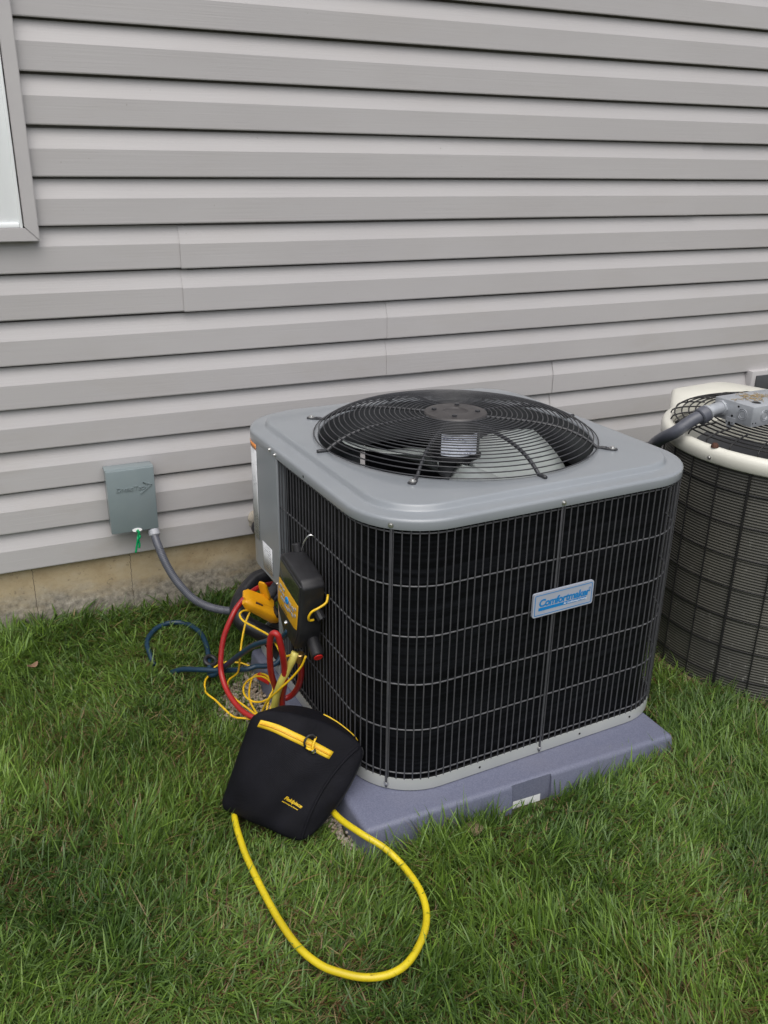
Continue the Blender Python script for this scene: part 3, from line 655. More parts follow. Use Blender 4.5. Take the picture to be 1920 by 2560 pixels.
rod('nut', rel(cd, [(1.912, 1.863, .796)])[0], rel(cd, [(1.886, 1.863, .786)])[0], .0255, M['pvc'], cd, 16, .003)
rod('ferrule', rel(cd, [(1.919, 1.864, .798)])[0], rel(cd, [(1.912, 1.863, .796)])[0], .0235, M['galv'], cd, 16, .002)

# ------------------------------------------------------------------ disconnect box on the siding
db = empty('disconnect_box', (.389, WALL, .472)); tag(db, 'grey green electrical disconnect box with raised lettering mounted on the siding', 'electrical box')
link('housing', boxm('housing', (-.069, -.056, -.100), (.071, .004, .1), .003), M['boxpaint'], db)
cvr = link('cover', boxm('cover', (-.0725, -.0675, -.103), (.0725, -.0565, .1025), .003), M['boxpaint'], db)
link('cover_flange', boxm('cover_flange', (-.0725, -.058, .0965), (.0735, -.006, .1035), .002), M['boxpaint'], db)
v, f = text_vf('D', .021, shear=.1, weight=.0003, extrude=.0009)
def emb(s, size, x, z):
    v, f = text_vf(s, size, shear=.1, weight=.0002, extrude=.0020, space=.95); link('lettering', mesh('lettering', [(a + x, -.0678 - c_, b + z) for a, b, c_ in v], f), M['boxpaint'], cvr); return max(a for a, _, _ in v) + x
x1 = emb('D', .020, -.047, .034); x1 = emb('IVERSI', .0145, x1 + .001, .034); x1 = emb('T', .020, x1 + .0005, .034); x1 = emb('ECH', .0145, x1 + .0005, .034)
def bar3(p, q, w):   # raised bar on the cover
    p = Vector(p); q = Vector(q); d = (q - p).normalized(); n = Vector((-d.y, d.x)) * w / 2; pts = [p - n, q - n, q + n, p + n]
    v = [(a.x, -.0672, a.y) for a in pts] + [(a.x, -.0700, a.y) for a in pts]
    m = mesh('arrow_mark', v, [[0, 1, 2, 3], [7, 6, 5, 4]] + [[i, i + 4, (i + 1) % 4 + 4, (i + 1) % 4] for i in range(4)]); bm = bmesh.new(); bm.from_mesh(m); bmesh.ops.recalc_face_normals(bm, faces=bm.faces[:]); bm.to_mesh(m); bm.free(); link('arrow_mark', m, M['boxpaint'], cvr)
bar3((.036, .057), (.062, .047), .0035); bar3((.062, .0475), (.026, .021), .0035); bar3((.036, .057), (.047, .0495), .002)
link('seal_tab', prism('seal_tab', [(.015 * math.cos(R(20 * k)), .006 * math.sin(R(20 * k))) for k in range(18)], 0, .002), M['white'], db, (.005, -.0685, -.098), (R(80), 0, 0))
gt = empty('green_seal', (.394, WALL - .07, .372)); tag(gt, 'bright green twisted plastic seal hanging under the disconnect box', 'seal')
for nm, pts in (('strand', [(0, 0, .003), (.005, -.003, -.006), (.001, .002, -.018), (-.002, -.002, -.030), (-.005, .0, -.046), (-.011, .001, -.074)]), ('strand', [(-.003, 0, .002), (.003, .003, -.010), (.006, -.002, -.022), (.001, .002, -.032), (.003, .001, -.046), (.001, .001, -.060)])):
    tube(nm, spline(pts, .003), .0034, M['green'], gt, 6)
# ribbed conduit from the box
cf = empty('flexible_conduit', (.452, WALL - .045, .36)); tag(cf, 'ribbed grey flexible conduit sagging from the disconnect box to the condenser', 'conduit')
P = spline([(.447, 2.668, .366), (.446, 2.655, .352), (.450, 2.625, .322), (.466, 2.585, .262), (.494, 2.55, .205), (.535, 2.512, .158), (.588, 2.475, .136), (.645, 2.438, .135), (.70, 2.40, .155), (.75, 2.36, .20), (.79, 2.33, .25)], .0013)
rad = .0128 + .0007 * np.sin(np.arange(len(P)) * 2 * math.pi * .0013 / .0052) * np.clip((np.arange(len(P)) - 45) / 20, 0, 1)
tube('conduit', rel(cf, P), rad, M['pvc'], cf, 14)
rod('collar', rel(cf, [(.4465, 2.661, .362)])[0], rel(cf, [(.4475, 2.647, .343)])[0], .0178, M['collar'], cf, 20, .003)
rod('nipple', rel(cf, [(.446, 2.672, .376)])[0], rel(cf, [(.4465, 2.66, .361)])[0], .0135, M['pvc'], cf, 16)

# ------------------------------------------------------------------ refrigerant pipes by the panel
ls = empty('line_set', (.70, 2.40, .2)); tag(ls, 'black wrapped insulated pipe looping from the wall into the condenser', 'pipe')
tube('suction_line', spline(rel(ls, [(.80, 2.69, .30), (.82, 2.60, .31), (.80, 2.50, .28), (.754, 2.437, .247), (.708, 2.425, .237), (.657, 2.39, .214), (.624, 2.34, .197), (.622, 2.294, .176), (.654, 2.262, .156), (.705, 2.231, .136), (.76, 2.21, .14)]), .008), .0265, M['tape'], ls, 16)
tube('liquid_line', spline(rel(ls, [(.79, 2.31, .31), (.752, 2.30, .287), (.731, 2.287, .276), (.701, 2.275, .25), (.684, 2.262, .233), (.687, 2.25, .205), (.72, 2.26, .18), (.77, 2.28, .17)]), .006), .0155, M['foam'], ls, 14)

# ------------------------------------------------------------------ hoses and leads
HR = .0080
RED_BIG = [(0.742, 2.33, 0.262), (0.685, 2.3, 0.276), (0.637, 2.27, 0.273), (0.6, 2.25, 0.254), (0.572, 2.23, 0.229), (0.544, 2.22, 0.175), (0.528, 2.203, 0.12), (0.523, 2.186, 0.08), (0.525, 2.138, 0.05), (0.534, 2.067, 0.04), (0.549, 2.013, 0.04), (0.573, 1.984, 0.04), (0.611, 1.961, 0.035), (.63, 1.93, .035), (.625, 1.90, .035)]
RED_LOOP = [(0.64, 1.83, 0.301), (0.652, 1.86, 0.236), (0.655, 1.89, 0.183), (0.649, 1.92, 0.139), (0.632, 1.93, 0.124), (0.615, 1.93, 0.137), (0.598, 1.91, 0.178), (0.578, 1.88, 0.243), (0.57, 1.86, 0.301), (0.565, 1.84, 0.356), (0.567, 1.83, 0.383), (0.571, 1.82, 0.394), (0.577, 1.815, 0.391), (0.581, 1.815, 0.38), (0.59, 1.82, 0.333), (0.601, 1.84, 0.275), (0.606, 1.86, 0.217), (0.609, 1.89, 0.158), (0.613, 1.905, 0.105), (0.618, 1.905, 0.063)]
rh = empty('red_hose', (.61, 1.95, .02)); tag(rh, 'red refrigerant hose looping from the gauge to the grass and the condenser valve', 'hose')
tube('hose', spline(rel(rh, RED_LOOP + RED_BIG[::-1][1:]), .007), HR, M['red_hose'], rh, 12)
rod('fitting', rel(rh, [(.6385, 1.826, .318)])[0], rel(rh, [(.6405, 1.832, .288)])[0], .0105, M['brass'], rh, 12, .002)
yh = empty('yellow_hose', (.55, 1.35, .02)); tag(yh, 'thick yellow hose curving across the grass in front of the black bag', 'hose')
LOOP = [(.60, 1.93, .03), (.56, 1.88, .028), (.47, 1.79, .024), (.412, 1.68, .024), (0.394, 1.554, 0.028), (0.393, 1.449, 0.03), (0.399, 1.328, 0.032), (0.413, 1.235, 0.034), (0.437, 1.178, 0.034), (0.465, 1.146, 0.034), (0.503, 1.117, 0.034), (0.547, 1.104, 0.034), (0.593, 1.113, 0.034), (0.644, 1.152, 0.034), (0.68, 1.202, 0.034), (0.697, 1.264, 0.034), (0.696, 1.339, 0.033), (0.674, 1.394, 0.048), (0.637, 1.446, 0.062), (0.616, 1.53, 0.050), (.618, 1.63, .032), (.62, 1.72, .026), (.622, 1.82, .026), (.624, 1.90, .028)]
tube('hose', spline(rel(yh, LOOP), .008), .0076, M['yellow_hose'], yh, 14)
YD = [(0.627, 1.83, 0.322), (0.62, 1.83, 0.303), (0.613, 1.84, 0.278), (0.604, 1.85, 0.249), (0.596, 1.86, 0.222), (0.593, 1.88, 0.183), (0.591, 1.89, 0.157), (0.592, 1.91, 0.11), (0.594, 1.92, 0.055)]
o = tube('hose_drop', spline(rel(yh, YD), .007), .0098, M['yellow_old'], yh, 14); tag(o, 'faded pale yellow length of hose')
bh_ = empty('blue_hose', (.52, 2.25, .02)); tag(bh_, 'dark blue refrigerant hose coiled on the grass left of the condenser', 'hose')
BLUE = [(0.372, 2.42, 0.012), (0.368, 2.462, 0.035), (0.368, 2.497, 0.045), (0.38, 2.529, 0.052), (0.415, 2.565, 0.06), (0.464, 2.577, 0.062), (0.509, 2.551, 0.06), (0.535, 2.485, 0.055), (0.535, 2.409, 0.05), (0.525, 2.349, 0.045), (0.515, 2.30, 0.04), (0.508, 2.262, 0.036), (0.526, 2.241, 0.05), (0.539, 2.204, 0.09), (0.559, 2.1, 0.183), (0.578, 2.02, 0.251), (0.6, 1.95, 0.297), (0.613, 1.89, 0.335), (0.622, 1.86, 0.37)]
tube('hose', spline(rel(bh_, BLUE), .008), HR, M['blue_hose'], bh_, 12)
BL2 = [(0.41, 2.37, 0.005), (0.438, 2.335, 0.03), (0.470, 2.295, 0.045), (0.499, 2.267, 0.052), (0.539, 2.233, 0.06), (0.598, 2.172, 0.085), (0.618, 2.169, 0.09), (0.658, 2.14, 0.1), (0.682, 2.135, 0.115), (0.705, 2.15, 0.15)]
tube('hose_end', spline(rel(bh_, BL2), .008), HR, M['blue_hose'], bh_, 12)
rp = link('hose_ring', lathe('hose_ring', [(.0165 + .0065 * math.cos(a), .0065 * math.sin(a)) for a in np.linspace(0, 2 * math.pi, 11)], 28), M['rubber'], bh_, rel(bh_, [(.523, 2.318, .05)])[0], (R(24), R(12), 0)); 
cl = empty('pipe_clamp', (.65, 2.2, .25)); tag(cl, 'amber yellow pipe clamp probe gripping the pipes beside the condenser', 'clamp')
def handle(name, a, b, w0, w1, t0, t1, up):
    a = Vector(a); b = Vector(b); d = (b - a); L_ = d.length; d.normalize(); up = Vector(up); side = d.cross(up).normalized(); up = side.cross(d)
    n = 9; v = []; f = []; k = 12
    for i in range(n):
        q = i / (n - 1); w = w0 + (w1 - w0) * q; t_ = t0 + (t1 - t0) * q; e = 1 - .45 * (max(0, 1 - q * 7) ** 2) - .3 * max(0, q * 7 - 6) ** 2
        for j in range(k):
            g = 2 * math.pi * j / k; cs, sn = math.cos(g), math.sin(g); cs = math.copysign(abs(cs) ** .5, cs); sn = math.copysign(abs(sn) ** .5, sn)
            rib = 1 + (.05 if (i % 2) else 0)
            v.append(tuple(a + d * L_ * q + side * cs * w * e / 2 + up * sn * t_ * e * rib / 2))
    for i in range(n - 1):
        for j in range(k): f.append([i * k + j, i * k + (j + 1) % k, (i + 1) * k + (j + 1) % k, (i + 1) * k + j])
    f += [list(range(k))[::-1], [(n - 1) * k + j for j in range(k)]]
    m = mesh(name, v, f); bm = bmesh.new(); bm.from_mesh(m); bmesh.ops.recalc_face_normals(bm, faces=bm.faces[:]); bm.to_mesh(m); bm.free(); return link(name, auto_smooth(m, 50), M['orange_plastic'], cl)
rl = lambda p: rel(cl, [p])[0]
handle('lower_arm', rl((.600, 2.185, .300)), rl((.70, 2.185, .222)), .03, .034, .030, .040, (.5, -.6, .7))
handle('lower_rim', rl((.602, 2.196, .318)), rl((.69, 2.20, .262)), .040, .042, .010, .012, (.5, -.6, .7))
handle('upper_arm', rl((.676, 2.215, .276)), rl((.660, 2.205, .338)), .034, .028, .012, .009, (-.8, -.5, .1))
rod('pivot', rl((.69, 2.15, .25)), rl((.69, 2.23, .26)), .007, M['black'], cl, 12)
link('slot', boxm('slot', (-.012, -.002, -.004), (.012, .002, .004), .001), M['rust'], cl, rl((.641, 2.176, .2855)), (0, R(37), 0))
W = {}
W['W1'] = [(0.619, 2.19, 0.262), (0.601, 2.18, 0.235), (0.581, 2.16, 0.188), (0.57, 2.15, 0.139), (0.572, 2.19, 0.07), (0.55, 2.208, 0.04), (0.536, 2.172, 0.04), (0.537, 2.11, 0.04), (0.558, 2.042, 0.04), (0.575, 1.983, 0.04), (.59, 1.95, .035)]
W['W2'] = [(0.623, 2.19, 0.262), (0.593, 2.17, 0.278), (0.576, 2.15, 0.279), (0.578, 2.12, 0.274), (0.594, 2.06, 0.28), (0.609, 1.98, 0.293), (0.608, 1.92, 0.297), (0.608, 1.87, 0.293), (0.627, 1.84, 0.31)]
W['W3'] = [(0.644, 1.8, 0.323), (0.635, 1.81, 0.29), (0.614, 1.83, 0.248), (0.591, 1.86, 0.203), (0.575, 1.92, 0.133), (0.569, 1.974, 0.05), (.565, 1.99, .035)]
W['W4'] = [(0.572, 1.976, 0.045), (0.573, 2.072, 0.04), (0.59, 2.137, 0.04), (0.614, 2.183, 0.045), (0.636, 2.18, 0.055), (0.639, 2.109, 0.085), (0.637, 2.052, 0.085), (0.628, 2.019, 0.075), (0.607, 1.999, 0.05), (0.589, 1.97, 0.04)]
W['W5'] = [(0.622, 2.019, 0.088), (0.609, 2.016, 0.076), (0.596, 2.038, 0.056), (0.581, 2.062, 0.045), (0.569, 2.085, 0.045), (0.567, 2.115, 0.045), (0.576, 2.147, 0.045), (0.594, 2.171, 0.045), (0.617, 2.181, 0.048), (0.633, 2.16, 0.058), (0.637, 2.107, 0.078), (0.634, 2.057, 0.090), (0.625, 2.024, 0.092), (0.612, 2.014, 0.083), (0.599, 2.0, 0.055), (.583, 1.98, .035)]
W['W6'] = [(0.640, 2.25, 0.03), (0.62, 2.273, 0.038), (0.601, 2.289, 0.04), (0.568, 2.303, 0.042), (0.533, 2.297, 0.038), (0.507, 2.271, 0.03), (0.486, 2.239, 0.034), (0.473, 2.181, 0.034), (0.489, 2.139, 0.028), (0.498, 2.087, 0.032), (0.515, 2.042, 0.026), (0.539, 2.017, 0.03), (0.566, 1.997, 0.03)]
lead_lab = {'W1': 'thin yellow probe lead dropping from the pipe clamp to the gravel', 'W2': 'thin yellow probe lead curling from the pipe clamp towards the gauge', 'W3': 'thin yellow lead running from the gauge bottom straight to the bag', 'W4': 'thin yellow lead in a tall loop over the gravel', 'W5': 'thin yellow lead coiled in a round ring on the gravel', 'W6': 'thin yellow lead snaking through the grass left of the red hose'}
for k, pts in W.items():
    v, f = tube_vf(spline(pts, .006), .0030, 7); ob = link('probe_lead', mesh('probe_lead', v, f, True), M['lead']); tag(ob, lead_lab[k], 'cable', 'thin yellow probe leads')

# ------------------------------------------------------------------ digital gauge hanging on the guard
def U(lx, ly, z): c_, s_ = math.cos(UYAW), math.sin(UYAW); return Vector((UX + c_ * lx - s_ * ly, UY + s_ * lx + c_ * ly, z))
gx = (U(0, -1, 0) - U(0, 0, 0)); gy = (U(1, 0, 0) - U(0, 0, 0)); ro = R(-12)
gX = (gx * math.cos(ro) + Vector((0, 0, 1)) * math.sin(ro)).normalized(); gZ = gX.cross(gy).normalized()
mg = empty('manifold_gauge', (0, 0, 0)); tag(mg, 'black digital manifold gauge with amber keypad hooked on the condenser guard', 'gauge')
Og = U(-.537, -.068, .572)
mg.matrix_world = Matrix(((gX.x, gy.x, gZ.x, Og.x), (gX.y, gy.y, gZ.y, Og.y), (gX.z, gy.z, gZ.z, Og.z), (0, 0, 0, 1)))
def gplate(name, pts, y0, y1, mat_, bev):   # outline in local x,z, extruded in y
    n = len(pts); v = [(x, y0, z) for x, z in pts] + [(x, y1, z) for x, z in pts]
    m = mesh(name, v, [list(range(n)), list(range(n, 2 * n))[::-1]] + [[i, n + i, n + (i + 1) % n, (i + 1) % n] for i in range(n)])
    bm = bmesh.new(); bm.from_mesh(m); bmesh.ops.recalc_face_normals(bm, faces=bm.faces[:])
    if bev: bmesh.ops.bevel(bm, geom=bm.edges[:], offset=bev, segments=3, profile=.5, affect='EDGES')
    bm.to_mesh(m); bm.free(); return link(name, auto_smooth(m, 40), mat_, mg)
body = gplate('body', [(.0, -.006), (.018, .004), (.130, .004), (.147, -.010), (.147, -.15), (.142, -.172), (.128, -.212), (.045, -.212), (.014, -.180), (.006, -.152), (.0, -.142)], .003, .062, M['rubber'], .006)
gplate('face', [(.008, -.008), (.139, -.008), (.139, -.152), (.128, -.200), (.05, -.200), (.018, -.168), (.008, -.146)], .0005, .012, M['rubber'], .002)
gplate('screen', [(.014, -.014), (.134, -.014), (.134, -.066), (.014, -.066)], -.0006, .008, M['screen'], .0006)
kp = gplate('keypad', [(.012, -.067), (.136, -.067), (.136, -.140), (.118, -.146), (.03, -.146), (.012, -.140)], -.0007, .008, M['keypad'], .0006)
for (x, z, w, h) in ((.028, -.082, .013, .008), (.046, -.082, .013, .008), (.028, -.098, .013, .008), (.046, -.098, .013, .008), (.046, -.112, .026, .007), (.090, -.096, .013, .013), (.108, -.096, .013, .013), (.090, -.114, .013, .009), (.108, -.114, .013, .009), (.124, -.085, .008, .009), (.124, -.105, .008, .009), (.070, -.121, .026, .007)):
    o = link('key', boxm('key', (x - w / 2, -.0026, z - h / 2), (x + w / 2, -.0008, z + h / 2), .0007, 1), M['key'], mg); o.parent = kp
o = link('key', lathe('key', [(0, .003), (.0085, .0028), (.0098, .0015), (.0098, 0), (0, 0)], 24), M['keyblue'], mg, (.070, -.0008, -.098), (R(90), 0, 0)); o.parent = kp
v, f = text_vf('Fieldpiece', .010, shear=.1, weight=.0002); o = link('lettering', mesh('lettering', [(a + .036, -.0012, b - .142) for a, b, _ in v], f), M['ink'], mg); o.parent = kp
link('valve_port', lathe('valve_port', [(0, .006), (.004, .006), (.006, .002), (.0075, 0), (0, 0)], 14), M['chrome'], mg, (.072, .0008, -.168), (R(90), 0, 0))
kn = rod('valve_knob', (.132, .045, -.180), (.186, .040, -.196), .0165, M['rubber'], mg, 12, .002)
o = rod('knob_cap', (.186, .040, -.196), (.1885, .0398, -.1968), .0115, M['red'], mg, 18, .001)
rod('valve_knob', (.012, .045, -.004), (.000, .045, .017), .0125, M['rubber'], mg, 12, .003)
rod('side_knob', (.146, .042, -.075), (.168, .05, -.095), .011, M['rubber'], mg, 10, .002)
for (x, z, dx) in ((.018, -.175, -.016), (.052, -.212, -.010), (.098, -.214, -.012)):
    rod('brass_port', (x, .035, z + .006), (x + dx, .030, z - .022), .0062, M['brass'], mg, 12, .001); rod('port_nut', (x + dx * .35, .034, z - .004), (x + dx * .7, .032, z - .013), .0078, M['brass'], mg, 6, .001)
tube('hanger_cord', spline([(.1475, .070, -.040), (.162, .060, -.050), (.166, .040, -.058), (.163, .024, -.068), (.160, .018, -.085), (.158, .022, -.098), (.156, .034, -.101)], .004), .0030, M['lead'], mg, 8)
hk = U(-.468, -.105, .612)
hkp = [Vector(p) for p in [tuple(U(-.452, -.108, .600)), tuple(U(-.458, -.108, .614)), tuple(U(-.470, -.104, .618)), tuple(U(-.480, -.096, .600)), tuple(U(-.484, -.086, .575)), tuple(U(-.482, -.080, .553))]]
inv = mg.matrix_world.inverted()
tube('hook', spline([tuple(inv @ p) for p in hkp], .004), .0028, M['chrome'], mg, 8)
rod('hook_stem', tuple(inv @ U(-.482, -.080, .556)), tuple(inv @ U(-.490, -.082, .500)), .0048, M['rubber'], mg, 10, .001)

# ------------------------------------------------------------------ black bag
F00, F10, F01, F11 = [np.array(v) for v in [(.368, 1.678, .035), (.522, 1.515, .005), (.468, 1.690, .280), (.715, 1.588, .175)]]
B00, B10, B01, B11 = [np.array(v) for v in [(.48, 1.80, .0), (.62, 1.60, .0), (.545, 1.765, .225), (.722, 1.635, .150)]]
Nb = np.cross(F10 - F00 + F11 - F01, F01 - F00 + F11 - F10); Nb /= np.linalg.norm(Nb); RC = .22
def bagmap(p, off=0):
    p = np.asarray(p, float); inner = np.clip(p, -(1 - RC), 1 - RC); d = p - inner; l = np.linalg.norm(d); q = inner + (d / l * RC if l > 1e-9 else 0)
    u, v, w = (q + 1) / 2
    f = (1 - u) * (1 - v) * F00 + u * (1 - v) * F10 + (1 - u) * v * F01 + u * v * F11; b = (1 - u) * (1 - v) * B00 + u * (1 - v) * B10 + (1 - u) * v * B01 + u * v * B11
    P = b * (1 - w) + f * w
    wr = .0035 * math.sin(5.2 * q[0] + 2.2 * q[1] + .6) * math.sin(3.1 * q[1] - 1.7 * q[0]) + .002 * math.sin(9 * q[0] - 4 * q[1])
    P = P + np.array([.012, .006, .034]) * (1 - q[0] ** 2) * v ** 3 * (1 - .35 * w) + np.array([.02, -.012, .004]) * u ** 4 * (1 - q[1] ** 2) * .9
    return P + Nb * (w * .030 * (1 - q[0] ** 2) * (1 - q[1] ** 2) + w * wr + off)
bag = empty('tool_bag', (.55, 1.65, 0)); tag(bag, 'padded black fabric tool bag with yellow zipper leaning on the pad corner', 'bag'); BO = np.array(bag.location)
bmb = bmesh.new(); bmesh.ops.create_cube(bmb, size=2); bmesh.ops.subdivide_edges(bmb, edges=bmb.edges[:], cuts=19, use_grid_fill=True)
for v in bmb.verts: v.co = Vector(bagmap(tuple(v.co)) - BO)
mm = bpy.data.meshes.new('shell'); bmb.to_mesh(mm); bmb.free(); mm.polygons.foreach_set('use_smooth', [True] * len(mm.polygons)); link('shell', mm, M['bag'], bag)
def surf_strip(name, a, b, w0, mat_, off, parent, n=24, rows=5, crown=.001):
    v = []; f = []; a = np.array(a); b = np.array(b); d = (b - a) / np.linalg.norm(b - a); nn = np.array([-d[1], d[0]])
    for i in range(n):
        c_ = a + (b - a) * i / (n - 1)
        for j in range(rows):
            q = (j / (rows - 1) - .5); p = c_ + nn * q * w0; v.append(bagmap((p[0], p[1], 1), off + crown * (1 - (2 * q) ** 2)) - BO)
    f = [[i * rows + j, (i + 1) * rows + j, (i + 1) * rows + j + 1, i * rows + j + 1] for i in range(n - 1) for j in range(rows - 1)]
    m = mesh(name, v, f, True); bm = bmesh.new(); bm.from_mesh(m); bmesh.ops.solidify(bm, geom=bm.faces[:], thickness=.0012); bm.to_mesh(m); bm.free(); return link(name, m, mat_, parent)
zp = surf_strip('zipper', (-.80, .79), (.54, .605), .132, M['zip'], .0012, bag)
surf_strip('zipper_teeth', (-.785, .788), (.53, .607), .020, M['orange_plastic'], .0040, zp, 40, 3, .0006)
pc = bagmap((.21, .64, 1), .008) - BO
def onbag(x, y, o_): return bagmap((x, y, 1), o_) - BO
tube('pull_ring', spline([onbag(.10, .60, .004), onbag(.045, .68, .010), onbag(.06, .78, .014), onbag(.13, .815, .014), onbag(.185, .78, .012)], .003), .0028, M['rubber'], zp, 8)
tube('pull_cord', spline([onbag(.185, .80, .012), onbag(.19, .72, .012), onbag(.205, .64, .010), onbag(.235, .60, .006), onbag(.17, .60, .010), onbag(.11, .605, .005)], .003), .0026, M['lead'], zp, 8)
link('slider', boxm('slider', (-.006, -.004, -.005), (.006, .004, .005), .002), M['chrome'], zp, tuple(onbag(.245, .585, .006)))
tube('piping', spline([bagmap((.97 - .30 * (1 - y * y) ** .8, y, 1), .0012) - BO for y in np.linspace(-.98, .97, 16)], .01), .0032, M['bag'], bag, 8)
tube('piping', spline([bagmap((1, y, .35), .0) - BO for y in np.linspace(-.92, .97, 14)], .01), .0034, M['rubber'], bag, 8)
tube('back_zipper', spline([bagmap((x, .985, -.55), .0) - BO for x in np.linspace(.1, .9, 10)], .01), .0022, M['zip'], bag, 6)
def bag_text(s, size, x0, y0, dirx, diry, mat_, **k):
    v, f = text_vf(s, size, **k); e = .002
    base = bagmap((x0, y0, 1)); du = (bagmap((x0 + e, y0, 1)) - base) / e; dv = (bagmap((x0, y0 + e, 1)) - base) / e
    tx = du * dirx[0] + dv * dirx[1]; tx /= np.linalg.norm(tx); nrm = np.cross(du, dv); nrm /= np.linalg.norm(nrm); ty = np.cross(nrm, tx)
    A = np.column_stack([du, dv]); pin = np.linalg.pinv(A)
    out = []
    for a, b, _ in v: uv = pin @ (tx * a + ty * b); out.append(bagmap((x0 + uv[0], y0 + uv[1], 1), .0008) - BO)
    link('lettering', mesh('lettering', out, f), mat_, bag)
bag_text('Fieldpiece', .0125, .165, -.30, (1, -.22), 0, M['zip'], shear=.18, weight=.0003, space=.92)
bag_text('SMAN Refrigerant Manifold', .0038, .15, -.355, (1, -.22), 0, M['zip'], shear=.15, weight=.0001)

# ------------------------------------------------------------------ gravel, small things on the ground
def pebbles(name, label, pts, seed):
    rr = np.random.default_rng(seed); bm = bmesh.new(); bmesh.ops.create_icosphere(bm, subdivisions=1, radius=1); bm.verts.ensure_lookup_table()
    base = np.array([v.co[:] for v in bm.verts]); fc = np.array([[v.index for v in f.verts] for f in bm.faces]); bm.free(); n = len(pts); nb = len(base)
    V = np.empty((n, nb, 3)); C = np.empty((n, nb, 4))
    for i, (x, y) in enumerate(pts):
        r = rr.uniform(.0035, .0075); sc = np.array([rr.uniform(.8, 1.35), rr.uniform(.8, 1.2), rr.uniform(.55, .85)]) * r; a = rr.uniform(0, 6.28); b = base * (1 + rr.uniform(-.16, .16, (nb, 1))) * sc
        ca, sa = math.cos(a), math.sin(a); V[i, :, 0] = x + ca * b[:, 0] - sa * b[:, 1]; V[i, :, 1] = y + sa * b[:, 0] + ca * b[:, 1]; V[i, :, 2] = gz(x, y) + rr.uniform(.002, .012) + b[:, 2]
        t = rr.uniform(0, 1); w = rr.uniform(.75, 1.25); col = (np.array([.40, .31, .22]) * (1 - t) + np.array([.42, .38, .33]) * t) * w; C[i, :, :3] = col; C[i, :, 3] = 1
    m = bpy.data.meshes.new(name); F = (fc[None] + (np.arange(n) * nb)[:, None, None]).reshape(-1, 3)
    m.from_pydata(V.reshape(-1, 3).tolist(), [], F.tolist()); m.polygons.foreach_set('use_smooth', [True] * len(m.polygons)); at = m.color_attributes.new('col', 'FLOAT_COLOR', 'POINT'); at.data.foreach_set('color', C.reshape(-1).astype(np.float32))
    tag(link(name, m, M['pebble']), label, 'gravel', kind='stuff')
gp = []
while len(gp) < 1500:
    x, y = random.uniform(.46, .645), random.uniform(1.40, 2.33)
    wdt = .022 + .012 * (y > 1.55) + .125 * math.exp(-((y - 2.12) / .13) ** 2)
    if x > .64 - wdt * random.uniform(.75, 1.1): gp.append((x, y))
pebbles('gravel', 'tan pea gravel bed along the left side of the pad', gp, 5)
gp2 = []
while len(gp2) < 330:
    x, y = random.uniform(1.545, 1.62), random.uniform(1.44, 1.95)
    if x < 1.552 + .06 * random.random(): gp2.append((x, y))
pebbles('gravel', 'tan pea gravel strip along the right side of the pad', gp2, 6)
rc = empty('red_clip', (.645, 2.165, .035)); tag(rc, 'small red plastic clip lying in the gravel behind the yellow leads', 'clip')
rod('barrel', (-.012, .02, .012), (.012, -.03, .012), .0115, M['red'], rc, 16, .003); rod('grip', (.010, -.026, .012), (.02, -.047, .012), .0085, M['red'], rc, 12, .003)
tag(lump('dirt_clod', (.902, 1.395, .02), .022, (1.2, .9, .6), M['dirt'], 9, .6), 'small tan dirt clod in the grass before the pad', 'dirt clod')
def leaf(x, y, z, L_, w, a, lab):
    v = []; f = []; n = 8
    for i in range(n):
        q = i / (n - 1); hw = w * math.sin(math.pi * min(1, q * .95 + .03)) ** .8 * .5
        for s in (-1, 0, 1): v.append((L_ * (q - .5), s * hw, .004 * abs(s) + .008 * (q - .5) ** 2 * 4 + .002 * math.sin(7 * q + s)))
    f = [[i * 3 + j, (i + 1) * 3 + j, (i + 1) * 3 + j + 1, i * 3 + j + 1] for i in range(n - 1) for j in range(2)]
    m = mesh('dead_leaf', v, f, True); bm = bmesh.new(); bm.from_mesh(m); bmesh.ops.solidify(bm, geom=bm.faces[:], thickness=.0006); bm.to_mesh(m); bm.free()
    tag(link('dead_leaf', m, M['leaf'], None, (x, y, z), (.15, .1, a)), lab, 'leaf')
leaf(.031, 2.473, .062, .034, .02, .5, 'brown dead leaf on the grass near the left edge of the photo')

